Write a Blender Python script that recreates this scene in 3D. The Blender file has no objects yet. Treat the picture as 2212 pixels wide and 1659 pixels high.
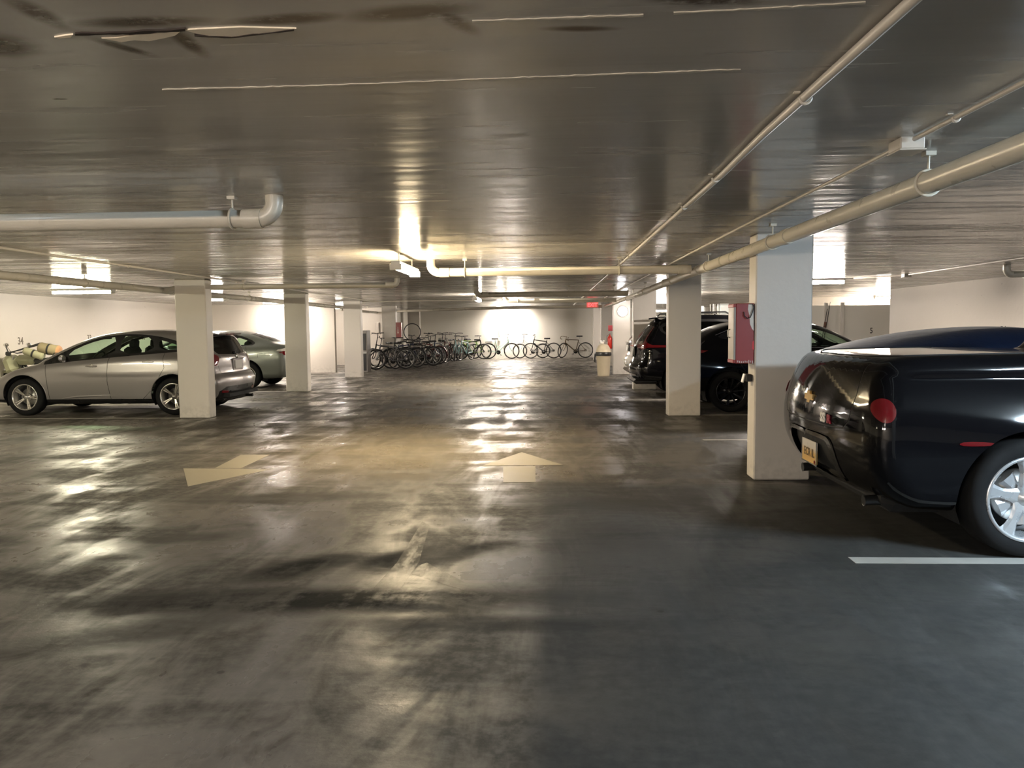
import bpy, math, random
import numpy as np
from mathutils import Vector, Matrix
from mathutils.geometry import delaunay_2d_cdt

# ------------------------------------------------------------------ camera, world, exposure
W, H, F = 2212.0, 1659.0, 1660.0
EYE = Vector((0.0, 0.0, 1.46))
def _cam_rot():
    y = Vector(((1187-W/2)/F, -(706-H/2)/F, -1.0)).normalized()
    h = Vector((1.0, 0.010, 0.0))
    z = h.cross(y).normalized()
    x = y.cross(z).normalized()
    return Matrix((x, y, z))            # rows: world axes in camera space -> camera to world rotation
CR = _cam_rot()
scene = bpy.context.scene
cd = bpy.data.cameras.new('camera'); cd.sensor_width = 36.0; cd.lens = 36.0*F/W; cd.clip_start = 0.05; cd.clip_end = 200
cam = bpy.data.objects.new('camera', cd); scene.collection.objects.link(cam)
cam.matrix_world = Matrix.Translation(EYE) @ CR.to_4x4()
scene.camera = cam
def ray(u, v): return (CR @ Vector(((u-W/2)/F, -(v-H/2)/F, -1.0)))
def atz(u, v, z):
    d = ray(u, v); return EYE + d*((z-EYE.z)/d.z)
def atY(u, v, Y):
    d = ray(u, v); return EYE + d*(Y/d.y)
world = bpy.data.worlds.new('world'); scene.world = world; world.use_nodes = True
world.node_tree.nodes['Background'].inputs[0].default_value = (0.55, 0.5, 0.45, 1)
world.node_tree.nodes['Background'].inputs[1].default_value = 0.0
scene.view_settings.view_transform = 'Standard'; scene.view_settings.look = 'None'
scene.view_settings.gamma = 1.0; scene.view_settings.use_curve_mapping = False
scene.view_settings.exposure = 2.45
scene.cycles.max_bounces = 7; scene.cycles.adaptive_threshold = 0.02
LIGHT = 84.0                            # radiance of a fluorescent diffuser
CEIL = 2.30
random.seed(7); rng = np.random.default_rng(5)
COL = scene.collection

# ------------------------------------------------------------------ materials
class NT:
    def __init__(s, name):
        s.m = bpy.data.materials.new(name); s.m.use_nodes = True; s.t = s.m.node_tree
        s.b = s.t.nodes['Principled BSDF']; s.out = s.t.nodes['Material Output']
    def n(s, typ, ins=None, **kw):
        nd = s.t.nodes.new(typ)
        for k, v in kw.items(): setattr(nd, k, v)
        for k, v in (ins or {}).items(): s.set(nd.inputs[k], v)
        return nd
    def set(s, sock, v):
        if isinstance(v, bpy.types.NodeSocket): s.t.links.new(v, sock)
        elif isinstance(v, bpy.types.Node): s.t.links.new(v.outputs[0], sock)
        else:
            if sock.type == 'RGBA' and len(v) == 3: v = (*v, 1)
            sock.default_value = v
    def math(s, op, a, b=0.0, clamp=False):
        nd = s.n('ShaderNodeMath', {0: a, 1: b}, operation=op); nd.use_clamp = clamp; return nd.outputs[0]
    def pos(s): return s.n('ShaderNodeNewGeometry').outputs['Position']
    def obj(s): return s.n('ShaderNodeTexCoord').outputs['Object']
    def scaled(s, vec, sc, rot=(0, 0, 0), loc=(0, 0, 0)):
        return s.n('ShaderNodeMapping', {'Vector': vec, 'Scale': sc, 'Rotation': rot, 'Location': loc}).outputs[0]
    def noise(s, vec, scale, detail=4, rough=0.55, dist=0.0):
        return s.n('ShaderNodeTexNoise', {'Vector': vec, 'Scale': scale, 'Detail': detail, 'Roughness': rough, 'Distortion': dist}).outputs[0]
    def ramp(s, fac, a, b, va=0.0, vb=1.0):
        return s.n('ShaderNodeMapRange', {'Value': fac, 'From Min': a, 'From Max': b, 'To Min': va, 'To Max': vb}, interpolation_type='SMOOTHSTEP').outputs[0]
    def mix(s, fac, a, b):
        nd = s.n('ShaderNodeMix', data_type='RGBA'); s.set(nd.inputs[0], fac); s.set(nd.inputs[6], a); s.set(nd.inputs[7], b); return nd.outputs[2]
    def bump(s, h, strength, dist=0.01, normal=None):
        ins = {'Height': h, 'Strength': strength, 'Distance': dist}
        if normal is not None: ins['Normal'] = normal
        return s.n('ShaderNodeBump', ins).outputs[0]
    def P(s, **kw):
        for k, v in kw.items(): s.set(s.b.inputs[k.replace('_', ' ')], v)
        return s.m
MATS = {}
def mat(name, col, rough=0.5, metal=0.0, coat=0.0, emit=None, es=0.0, var=0.06, spec=0.5, nscale=6.0):
    if name in MATS: return MATS[name]
    t = NT(name)
    if var <= .02: nscale = 400.0
    f = t.noise(t.obj(), nscale, 5 if var > .02 else 1)
    lo = tuple(c*(1-var) for c in col); hi = tuple(min(1, c*(1+var)) for c in col)
    t.P(Base_Color=t.mix(f, lo, hi), Roughness=t.ramp(f, 0.2, 0.8, max(0.02, rough*0.85), min(1, rough*1.15)) if var > .02 else rough, Metallic=metal)
    t.b.inputs['Coat Weight'].default_value = coat; t.b.inputs['Coat Roughness'].default_value = 0.04
    t.b.inputs['Specular IOR Level'].default_value = spec
    if emit: t.P(Emission_Color=emit, Emission_Strength=es)
    MATS[name] = t.m
    return t.m
def ellipse_mask(t, p, cx, cy, rx, ry, ang=0.0, soft=0.5):
    """1 inside an ellipse on the floor or ceiling (metres), falling to 0 at its rim"""
    v = t.n('ShaderNodeVectorMath', {0: p, 1: (cx, cy, 0)}, operation='SUBTRACT').outputs[0]
    if ang: v = t.n('ShaderNodeVectorRotate', {'Vector': v, 'Angle': -ang}, rotation_type='Z_AXIS').outputs[0]
    v = t.n('ShaderNodeVectorMath', {0: v, 1: (1/rx, 1/ry, 0)}, operation='MULTIPLY').outputs[0]
    l = t.n('ShaderNodeVectorMath', {0: v}, operation='LENGTH').outputs[1]
    return t.ramp(l, 1.0, soft, 0.0, 1.0)
def glass(name, tint, rough=0.03, refl=0.12):
    t = NT(name); t.t.nodes.remove(t.b)
    lw = t.n('ShaderNodeLayerWeight', {'Blend': 0.5})
    tr = t.n('ShaderNodeBsdfTransparent', {0: tint}); gl = t.n('ShaderNodeBsdfGlossy', {0: (1, 1, 1), 'Roughness': rough})
    f = t.math('ADD', t.math('MULTIPLY', t.math('POWER', lw.outputs[1], 4.0), 0.55), refl*0.3, True)
    mx = t.n('ShaderNodeMixShader', {0: f, 1: tr, 2: gl})
    t.set(t.out.inputs[0], mx.outputs[0]); return t.m

# ------------------------------------------------------------------ object helpers
def tag(o, label, cat, group=None, kind=None):
    if label: o['label'] = label
    if cat: o['category'] = cat
    if group: o['group'] = group
    if kind: o['kind'] = kind
    return o
def empty(name, loc, rz=0.0, label=None, cat=None, group=None, scale=1.0):
    o = bpy.data.objects.new(name, None); COL.objects.link(o)
    o.location = loc; o.rotation_euler = (0, 0, rz); o.scale = (scale,)*3; o.empty_display_size = 0.2
    return tag(o, label, cat, group)
def children(o): return [c for c in bpy.data.objects if c.parent == o]
def copy_tree(o, parent=None):
    c = o.copy(); COL.objects.link(c); c.parent = parent
    for ch in children(o): copy_tree(ch, c)
    return c
class MB:
    """collects shapes into one mesh"""
    def __init__(s): s.v = []; s.f = []; s.sm = []; s.mi = []; s.cur = 0
    def add(s, vs, fs, smooth=False):
        b = len(s.v); s.v += [tuple(p) for p in vs]
        for f in fs: s.f.append([b+i for i in f]); s.sm.append(smooth); s.mi.append(s.cur)
        return s
    def box(s, c, d, rot=None, bev=0.0):
        hx, hy, hz = d[0]/2, d[1]/2, d[2]/2
        if bev > 0:
            bev = min(bev, hx*.9, hy*.9, hz*.9)
            vs = []; idx = {}
            for sx in (-1, 1):
                for sy in (-1, 1):
                    for sz in (-1, 1):
                        for a in range(3):
                            p = [sx*(hx-bev), sy*(hy-bev), sz*(hz-bev)]
                            p[a] = (sx, sy, sz)[a]*(hx, hy, hz)[a]
                            idx[(sx, sy, sz, a)] = len(vs); vs.append(Vector(p))
            fs = []
            I = lambda *k: idx[k]
            for a in range(3):
                b, c2 = [(1, 2), (2, 0), (0, 1)][a]
                for sgn in (-1, 1):
                    q = []
                    for (s1, s2) in ((-1, -1), (1, -1), (1, 1), (-1, 1)):
                        k = [0, 0, 0]; k[a] = sgn; k[b] = s1; k[c2] = s2; q.append(idx[(*k, a)])
                    fs.append(q if sgn > 0 else q[::-1])
                # edges parallel to axis a
                for s1 in (-1, 1):
                    for s2 in (-1, 1):
                        k0 = [0, 0, 0]; k1 = [0, 0, 0]; k0[a] = -1; k1[a] = 1
                        for k in (k0, k1): k[b] = s1; k[c2] = s2
                        q = [idx[(*k0, b)], idx[(*k1, b)], idx[(*k1, c2)], idx[(*k0, c2)]]
                        fs.append(q[::-1] if s1*s2 > 0 else q)
            for sx in (-1, 1):
                for sy in (-1, 1):
                    for sz in (-1, 1):
                        q = [idx[(sx, sy, sz, 0)], idx[(sx, sy, sz, 1)], idx[(sx, sy, sz, 2)]]
                        fs.append(q if sx*sy*sz > 0 else q[::-1])
        else:
            vs = [Vector((x, y, z)) for x in (-hx, hx) for y in (-hy, hy) for z in (-hz, hz)]
            fs = [(0, 1, 3, 2), (4, 6, 7, 5), (0, 4, 5, 1), (2, 3, 7, 6), (0, 2, 6, 4), (1, 5, 7, 3)]
        if rot is not None: vs = [rot @ v for v in vs]
        return s.add([v+Vector(c) for v in vs], fs)
    def tube(s, pts, r, n=8, cap=True, closed=False, smooth=True):
        pts = [Vector(p) for p in pts]; m = len(pts)
        rs = r if isinstance(r, (list, tuple)) else [r]*m
        vs = []; up = None
        for i, p in enumerate(pts):
            if closed: d = (pts[(i+1) % m]-pts[i-1])
            else: d = pts[min(i+1, m-1)]-pts[max(i-1, 0)]
            d.normalize()
            if up is None: up = Vector((0, 0, 1)) if abs(d.z) < .9 else Vector((1, 0, 0))
            a = d.cross(up).normalized(); b = a.cross(d).normalized(); up = b
            for k in range(n):
                t = 2*math.pi*k/n; vs.append(p+(a*math.cos(t)+b*math.sin(t))*rs[i])
        fs = []
        for i in range(m if closed else m-1):
            j = (i+1) % m
            for k in range(n): fs.append((i*n+k, i*n+(k+1) % n, j*n+(k+1) % n, j*n+k))
        s.add(vs, fs, smooth)
        if cap and not closed:
            s.add([vs[k] for k in range(n)], [tuple(range(n))[::-1]]); s.add([vs[(m-1)*n+k] for k in range(n)], [tuple(range(n))])
        return s
    def lathe(s, prof, c=(0, 0, 0), axis='Z', n=24, smooth=True, sweep=1.0):
        vs = []; c = Vector(c); full = sweep >= 1.0; cols = n if full else n+1
        for (r, h) in prof:
            for k in range(cols):
                t = 2*math.pi*sweep*k/n; x, y = r*math.cos(t), r*math.sin(t)
                vs.append(c+Vector({'Z': (x, y, h), 'Y': (x, h, y), 'X': (h, x, y)}[axis]))
        fs = [(i*cols+k, i*cols+(k+1) % cols, (i+1)*cols+(k+1) % cols, (i+1)*cols+k) for i in range(len(prof)-1) for k in range(cols if full else cols-1)]
        if axis == 'Y': fs = [f[::-1] for f in fs]
        return s.add(vs, fs, smooth)
    def prism(s, poly, a, b, plane='XZ'):
        """polygon extruded from depth a to b along the axis left out of plane"""
        def P3(p, h): return {'XZ': (p[0], h, p[1]), 'XY': (p[0], p[1], h), 'YZ': (h, p[0], p[1])}[plane]
        n = len(poly); vs = [P3(p, a) for p in poly]+[P3(p, b) for p in poly]
        fs = [tuple(range(n))[::-1], tuple(range(n, 2*n))]+[(i, (i+1) % n, n+(i+1) % n, n+i) for i in range(n)]
        return s.add(vs, fs)
    def sphere(s, c, r, n=16, sz=1.0, half=False):
        m = n//2; prof = []
        for i in range(m+1):
            t = -math.pi/2+math.pi*i/m if not half else math.pi/2*i/m
            prof.append((max(1e-4, r*math.cos(t)), r*math.sin(t)*sz))
        return s.lathe(prof, c, 'Z', n)
    def xf(s, M):
        s.v = [tuple(M @ Vector(p)) for p in s.v]; return s
    def build(s, name, mats, parent=None, label=None, cat=None, group=None, kind=None, loc=None):
        me = bpy.data.meshes.new(name); me.from_pydata(s.v, [], s.f)
        if not isinstance(mats, (list, tuple)): mats = [mats]
        for m in mats: me.materials.append(m)
        me.polygons.foreach_set('use_smooth', s.sm); me.polygons.foreach_set('material_index', s.mi); me.update()
        o = bpy.data.objects.new(name, me); COL.objects.link(o)
        if parent: o.parent = parent
        if loc: o.location = loc
        return tag(o, label, cat, group, kind)
def arc(c, r, a0, a1, n, plane='XZ'):
    out = []
    for i in range(n+1):
        t = a0+(a1-a0)*i/n; x, y = r*math.cos(t), r*math.sin(t)
        out.append(Vector(c)+Vector({'XZ': (x, 0, y), 'XY': (x, y, 0), 'YZ': (0, x, y)}[plane]))
    return out
def textmesh(name, body, size, depth, m, parent=None, M=None, bold=0.0, align='CENTER', sx=1.0):
    c = bpy.data.curves.new(name+'_curve', 'FONT'); c.body = body; c.size = size; c.extrude = depth; c.offset = bold
    c.align_x = align; c.align_y = 'CENTER'
    tmp = bpy.data.objects.new(name+'_tmp', c); COL.objects.link(tmp); bpy.context.view_layer.update()
    me = bpy.data.meshes.new_from_object(tmp.evaluated_get(bpy.context.evaluated_depsgraph_get()))
    bpy.data.objects.remove(tmp)
    me.transform((M if M is not None else Matrix()) @ Matrix.Diagonal((sx, 1, 1, 1)))
    me.materials.clear(); me.materials.append(m)
    o = bpy.data.objects.new(name, me); COL.objects.link(o); o.parent = parent
    return o
FACE_CAM = Matrix.Rotation(math.pi/2, 4, 'X')               # text standing up, read from -Y
# ------------------------------------------------------------------ surfaces of the room
def m_floor():
    t = NT('stained_concrete'); p = t.pos()
    # drips, tyre smears and traffic film: streaks slanting across the lane
    sm = t.scaled(p, (1.5, 0.45, 1), (0, 0, math.radians(-38)))
    n1 = t.noise(sm, 1.6, 6, 0.6, 0.6); n2 = t.noise(t.scaled(p, (0.5, 1.5, 1)), 1.1, 5, 0.6, 0.4)
    n3 = t.noise(p, 14, 6, 0.65); n4 = t.noise(p, 90, 3, 0.6)
    blot = t.ramp(t.math('ADD', t.math('MULTIPLY', n1, 0.6), t.math('MULTIPLY', n2, 0.4)), 0.40, 0.60)
    col = t.mix(blot, (0.040, 0.037, 0.031), (0.160, 0.143, 0.122))
    col = t.mix(t.ramp(n3, 0.35, 0.75), col, t.mix(0.5, col, (0.20, 0.18, 0.15)))
    grime = t.noise(t.scaled(p, (1.0, 0.8, 1), (0, 0, .5)), 3.2, 8, .68, .8)
    col = t.mix(t.ramp(grime, .50, .70, 0, .65), col, (0.030, 0.024, 0.017))
    col = t.mix(t.ramp(grime, .42, .28, 0, .35), col, (0.21, 0.185, 0.16))
    # the near stretch of the lane is dirtier: long oil-dark band and blots, each with its own outline
    ragged = t.ramp(t.math('ADD', t.math('MULTIPLY', n1, 0.75), t.math('MULTIPLY', n3, 0.25)), 0.33, 0.56)
    dark = 0.0
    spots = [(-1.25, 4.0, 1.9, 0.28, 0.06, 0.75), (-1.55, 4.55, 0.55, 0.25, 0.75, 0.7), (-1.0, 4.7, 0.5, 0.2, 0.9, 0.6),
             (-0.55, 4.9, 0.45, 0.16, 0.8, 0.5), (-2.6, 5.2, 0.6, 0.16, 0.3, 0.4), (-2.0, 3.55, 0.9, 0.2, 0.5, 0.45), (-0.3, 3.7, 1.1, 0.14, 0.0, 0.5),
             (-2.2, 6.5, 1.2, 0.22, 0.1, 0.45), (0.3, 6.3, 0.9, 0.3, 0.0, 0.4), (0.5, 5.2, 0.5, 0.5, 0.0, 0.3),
             (4.2, 5.8, 3.0, 1.1, 0.0, 0.45), (-9.0, 14.5, 3.4, 1.3, 0.0, 0.4), (4.5, 14.0, 3.2, 1.6, 0.0, 0.5), (0.4, 17.0, 1.6, 1.2, 0.0, 0.35),  # wide dark ellipses centred below the parked cars, the rest up the lane
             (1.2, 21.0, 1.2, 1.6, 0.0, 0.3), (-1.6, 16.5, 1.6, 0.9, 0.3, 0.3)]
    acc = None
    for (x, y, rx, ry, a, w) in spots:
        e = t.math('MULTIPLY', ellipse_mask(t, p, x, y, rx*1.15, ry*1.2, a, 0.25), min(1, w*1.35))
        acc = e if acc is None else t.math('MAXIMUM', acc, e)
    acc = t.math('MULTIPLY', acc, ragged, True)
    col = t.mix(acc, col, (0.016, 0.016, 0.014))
    # paler beige ellipses further up the lane
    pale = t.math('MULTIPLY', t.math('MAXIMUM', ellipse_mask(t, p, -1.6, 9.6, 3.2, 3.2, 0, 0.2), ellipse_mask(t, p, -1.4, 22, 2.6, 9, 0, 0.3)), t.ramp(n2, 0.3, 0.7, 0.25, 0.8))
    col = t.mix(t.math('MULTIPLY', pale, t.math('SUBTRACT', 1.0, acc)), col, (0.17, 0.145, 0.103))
    # the slab panel right of the lane's middle carries a dark blue-grey coating up to the joint
    sx = t.n('ShaderNodeSeparateXYZ', {0: p})
    wob = t.math('MULTIPLY', t.math('SUBTRACT', n3, .5), .12)
    panel = t.ramp(t.math('ADD', sx.outputs[0], wob), -.14, .02)
    near = t.math('MULTIPLY', panel, t.ramp(sx.outputs[1], 7.4, 6.9))
    far = t.math('MULTIPLY', t.ramp(t.math('ADD', sx.outputs[0], wob), .2, 1.1), t.ramp(sx.outputs[1], 16.0, 8.0, 0.0, 0.6))
    coat = t.math('MAXIMUM', near, far)
    dk = t.mix(t.ramp(t.math('ADD', t.math('MULTIPLY', n2, .6), t.math('MULTIPLY', n3, .4)), .35, .65), (0.030, 0.031, 0.030), (0.052, 0.052, 0.049))
    col = t.mix(t.math('MULTIPLY', coat, .92), col, dk)
    # saw-cut joint across the lane and specks of grit
    sep = t.n('ShaderNodeSeparateXYZ', {0: p})
    joint = t.ramp(t.math('ABSOLUTE', t.math('SUBTRACT', sep.outputs[1], 7.05)), 0.012, 0.004)
    col = t.mix(t.math('MULTIPLY', joint, 0.7), col, (0.04, 0.035, 0.03))
    speck = t.ramp(t.n('ShaderNodeTexVoronoi', {'Vector': p, 'Scale': 2.4}).outputs[0], 0.05, 0.03)
    col = t.mix(t.math('MULTIPLY', speck, t.ramp(n2, .5, .55, 0, .8)), col, (0.02, 0.018, 0.015))
    r = t.math('ADD', t.math('MULTIPLY', coat, .12), t.math('ADD', t.ramp(t.math('ADD', t.math('MULTIPLY', n1, 0.5), t.math('MULTIPLY', n2, 0.5)), 0.40, 0.58, 0.68, 0.27), t.math('MULTIPLY', acc, 0.3)), True)
    b = t.bump(n2, 0.10, 0.05); b = t.bump(n3, 0.16, 0.01, b); b = t.bump(n4, 0.12, 0.003, b)
    t.P(Base_Color=col, Roughness=r, Normal=b, Specular_IOR_Level=t.math('SUBTRACT', 0.24, t.math('MULTIPLY', acc, 0.22), True))
    return t.m
def m_ceiling():
    t = NT('glossy_ceiling_paint'); p = t.pos()
    st = t.noise(t.scaled(p, (0.16, 2.2, 1)), 2.0, 3, 0.5, 0.3)       # formwork boards run across the lane
    st2 = t.noise(t.scaled(p, (0.5, 6.0, 1)), 2.0, 2, 0.5)
    n = t.noise(p, 2.2, 5); n3 = t.noise(p, 22, 5, 0.7)
    col = t.mix(n, (0.38, 0.36, 0.33), (0.445, 0.425, 0.39))
    # brown water stains beside the peeling crack
    rag = t.ramp(t.math('ADD', t.math('MULTIPLY', t.noise(t.scaled(p, (1.5, 5, 1)), 3.0, 6, 0.7), 0.6), t.math('MULTIPLY', n3, 0.4)), 0.30, 0.50)
    acc = None
    for (u0, v0, u1, v1, hw) in ((150, 52, 445, 44, .035), (505, 50, 735, 34, .035), (755, 38, 1015, 16, .05), (-60, 105, 50, 92, .09), (960, 30, 1010, 62, .03),
                            (380, 70, 430, 112, .03), (40, 5, 120, 50, .04), (230, 92, 300, 112, .025), (1210, 62, 1300, 62, .02), (1420, 0, 1640, 4, .03)):
        a, b = atz(u0, v0, CEIL), atz(u1, v1, CEIL); c = (a+b)/2; d = b-a
        e = ellipse_mask(t, p, c.x, c.y, d.length/2+.08, hw*1.5, math.atan2(d.y, d.x), 0.25)
        acc = e if acc is None else t.math('MAXIMUM', acc, e)
    acc = t.math('MULTIPLY', acc, rag, True)
    col = t.mix(t.math('MULTIPLY', acc, 0.9), col, (0.045, 0.022, 0.010))
    c = atz(130, 214, CEIL); col = t.mix(t.math('MULTIPLY', ellipse_mask(t, p, c.x, c.y, .035, .012, 0, .5), .9), col, (.05, .03, .02))
    c = atz(480, 60, CEIL); d = atz(480, 0, CEIL)
    warm = ellipse_mask(t, p, c.x, d.y-.3, 1.6, .42, 0, 0.2)
    col = t.mix(t.math('MULTIPLY', warm, t.ramp(n, .3, .7, .2, .6)), col, (0.31, 0.245, 0.195))
    t.P(Base_Color=col, Roughness=t.ramp(t.math('ADD', t.math('MULTIPLY', st2, .6), t.math('MULTIPLY', st, .4)), 0.38, 0.66, 0.14, 0.30))
    b = t.bump(st, 0.11, 0.04); b = t.bump(st2, 0.08, 0.010, b)
    t.P(Normal=b); t.b.inputs['Specular IOR Level'].default_value = 0.38
    return t.m
def m_wall(name, c, streak=0.0):
    t = NT(name); p = t.pos()
    n = t.noise(p, 0.9, 5); n3 = t.noise(p, 12, 5, 0.6)
    col = t.mix(n, tuple(x*.93 for x in c), c)
    sep = t.n('ShaderNodeSeparateXYZ', {0: p})
    low = t.math('MULTIPLY', t.ramp(sep.outputs[2], 0.35, 0.0), t.ramp(n3, 0.4, 0.7, 0, .5))
    col = t.mix(low, col, tuple(x*.55 for x in c))
    if streak:
        pit = t.ramp(t.noise(t.scaled(p, (1, 1, 2.2)), 7, 4, .7), 0.66, 0.74)
        col = t.mix(t.math('MULTIPLY', pit, t.ramp(sep.outputs[2], 1.6, 1.8, 0, .5)), col, tuple(x*.5 for x in c))
    t.P(Base_Color=col, Roughness=0.45, Normal=t.bump(n3, 0.25, 0.01, t.bump(n, .2, .04)))
    return t.m
M_FLOOR = m_floor(); M_CEIL = m_ceiling()
M_WALL = m_wall('white_wall_paint', (0.66, 0.61, 0.54), 1.0); M_GREYWALL = m_wall('grey_wall_paint', (0.74, 0.71, 0.64))
M_PILLAR = m_wall('pillar_paint', (0.64, 0.60, 0.54))
M_PIPE = mat('pipe_paint', (0.60, 0.56, 0.47), 0.30, var=.05); M_CONDUIT = mat('conduit_paint', (0.60, 0.55, 0.48), 0.38)
M_LINE = mat('worn_line_paint', (0.36, 0.345, 0.31), 0.5, var=.25, nscale=3); M_ARROW = mat('arrow_paint', (0.30, 0.27, 0.20), 0.45, var=.18, nscale=4)
M_BLACKPAINT = mat('stencil_black', (0.05, 0.045, 0.04), 0.6)
M_CREAMFLAKE = mat('bare_plaster', (0.88, 0.78, 0.62), 0.8, var=.1, nscale=20); M_CRACK = mat('dark_crack', (0.03, 0.02, 0.015), 0.9)
M_STEEL = mat('galvanised_steel', (0.38, 0.37, 0.35), 0.4, 0.8); M_WHITEMETAL = mat('white_enamel', (0.7, 0.68, 0.62), 0.35)
M_DARK = mat('dark_plastic', (0.02, 0.02, 0.02), 0.45); M_RED = mat('fire_red', (0.27, 0.032, 0.028), 0.4, var=.12)

def wallbox(name, x0, x1, y0, y1, m, z1=CEIL, z0=0.0):
    return MB().box(((x0+x1)/2, (y0+y1)/2, (z0+z1)/2), (x1-x0, y1-y0, z1-z0)).build(name, m, kind='structure')
wallbox('floor', -12.4, 12.8, -8.3, 37, M_FLOOR, 0.0, -0.2)
wallbox('ceiling', -12.4, 12.8, -8.3, 37, M_CEIL, CEIL+.2, CEIL)
wallbox('wall_left', -12.1, -11.9, -8, 25.7, M_WALL)
wallbox('wall_left_rear', -11.9, -7.2, 25.5, 25.7, M_WALL)
wallbox('wall_left_recess', -9.2, -9.0, 25.7, 30.9, M_GREYWALL)
wallbox('wall_left_recess_rear', -9.0, -6.4, 30.7, 30.9, M_WALL)
wallbox('wall_left_far', -6.6, -6.4, 30.9, 36.3, M_GREYWALL)
wallbox('wall_back', -6.6, 7.6, 36.3, 36.5, M_GREYWALL)
wallbox('wall_right_far', 7.4, 7.6, 24.8, 36.3, M_WALL)
wallbox('wall_right_recess_rear', 7.4, 12.6, 24.6, 24.8, M_WALL)
wallbox('wall_right_recess', 12.4, 12.6, 19.5, 24.6, M_WALL)
wallbox('wall_right_recess_front', 8.6, 12.4, 19.3, 19.5, M_WALL)
wallbox('wall_right', 8.4, 8.6, -8, 19.5, M_WALL)
wallbox('wall_front_bounce', -12.1, 8.6, -4.4, -4.2, M_WALL)  # unseen wall, set close behind the camera to bounce lamp light forward
# low partition of painted sheets between posts in the right recess
pr = empty('partition', (7.5, 22.9, 0), label='grey painted sheet partition with white posts below bright wall strip', cat='partition')
for x0, x1 in ((0.0, .5), (.6, .97), (1.07, 4.9)):
    MB().box(((x0+x1)/2, 0.03, 1.0), (x1-x0, .03, 2.0)).build('sheet', M_GREYWALL, pr)
for x in (.55, 1.02): MB().box((x, 0, 1.04), (.09, .09, 2.08), bev=.006).build('post', M_PILLAR, pr)
MB().box((2.45, .06, .04), (4.9, .04, .08)).build('base_rail', M_PILLAR, pr)

# ------------------------------------------------------------------ pillars
def pillar(x0, y0, label):
    MB().box((.26, .125, CEIL/2), (.52, .25, CEIL), bev=.012).build('pillar', M_PILLAR, label=label, cat='pillar', group='square pillars along the lane', loc=(x0, y0, 0))
RX, LX = 1.91, -6.18
for y, lb in ((2.0, 'bluish white pillar beside the camera, in front of the black pickup'), (7.26, 'tall bluish white pillar with red hose cabinet, behind the black pickup tail'),
              (12.49, 'cream white pillar between the black SUV tail and black crossover'), (17.69, 'white pillar behind the black SUV tail, before the white car'),
              (23.3, 'white pillar with the round glowing wall lamp'), (28.6, 'grey white pillar behind the cream trash can'), (33.8, 'farthest white pillar on the right, beside the road bike')):
    pillar(RX, y, lb)
for y, lb in ((7.2, 'white pillar left of the lane nearest the camera'), (12.47, 'beige pillar standing in front of the silver hatchback'), (17.7, 'greenish grey pillar hiding the tail of the grey sedan'),
              (22.88, 'plain white pillar beside the dark storage cabinet'), (28.17, 'white pillar carrying the small red hose cabinet behind the bicycles'), (33.4, 'white pillar rising behind the crowded bicycle row')):
    pillar(LX, y, lb)

# ------------------------------------------------------------------ painted floor marks
def flat(name, pts, m, z=0.002, **kw):
    return MB().prism([(p[0], p[1]) for p in pts], 0.0, z, 'XY').build(name, m, **kw)
def floorpts(px): return [atz(u, v, 0) for u, v in px]
def stall(x0, x1, y, lb, w=.12):
    flat('stall_line', [(x0, y-w/2), (x1, y-w/2), (x1, y+w/2), (x0, y+w/2)], M_LINE, label=lb, cat='floor marking', group='painted stall lines')
stall(1.86, 8.3, 4.76, 'pale painted stall line beside the black pickup rear wheel')
stall(1.95, 8.3, 9.85, 'faint stall line behind the tall bluish pillar')
stall(2.45, 8.3, 12.6, 'pale stall line at the foot of the black crossover', .08)
stall(1.5, 8.3, 15.25, 'stall line between the black crossover and black SUV')
stall(-11.8, -6.2, 12.50, 'stall line on the near side of the silver hatchback', .07)
stall(-11.8, -5.4, 15.2, 'stall line beyond the silver hatchback')
stall(-11.8, -5.0, 17.8, 'stall line at the foot of the greenish pillar', .08)
stall(-11.8, -5.0, 23.0, 'stall line at the foot of the plain white pillar', .08)
g = 'painted direction arrows'
ar = empty('painted_arrow', atz(1125, 1010, 0), label='cream painted arrow on floor pointing up the lane', cat='floor marking', group=g)
def rel(o, px): return [(q-o.location).to_2d() for q in floorpts(px)]
flat('arrow_head', rel(ar, [(1042, 1006), (1216, 1004.5), (1127, 977)]), M_ARROW, parent=ar)
flat('arrow_shaft', rel(ar, [(1087, 1008), (1156.5, 1007), (1157, 1041.5), (1087, 1042)]), M_ARROW, parent=ar)
ar = empty('painted_arrow', atz(480, 1010, 0), label='cream painted arrow on floor pointing towards the left stalls', cat='floor marking', group=g)
flat('arrow_head', rel(ar, [(396, 1012), (406, 1051), (584, 1014)]), M_ARROW, parent=ar)
flat('arrow_shaft', rel(ar, [(463, 1012), (519, 1012), (583, 982.5), (521, 982.5)]), M_ARROW, parent=ar)
t = NT('worn_away_arrow_paint'); _n = t.noise(t.scaled(t.pos(), (3, 1, 1), (0, 0, .6)), 5, 6, .7)
t.P(Base_Color=(.26, .23, .17), Roughness=.35, Alpha=t.ramp(_n, .38, .65, .05, .42)); M_OLD = t.m
ar = empty('painted_arrow', atz(905, 1210, 0), label='worn pale arrow ghost on the floor nearest the camera', cat='floor marking', group=g)
flat('arrow_head', rel(ar, [(905, 1222), (922, 1216), (1014, 1264), (1004, 1277), (890, 1240)]), M_OLD, parent=ar)
flat('arrow_shaft', rel(ar, [(912, 1127), (928, 1135), (905, 1215), (860, 1280), (808, 1270), (858, 1215)]), M_OLD, parent=ar)

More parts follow.
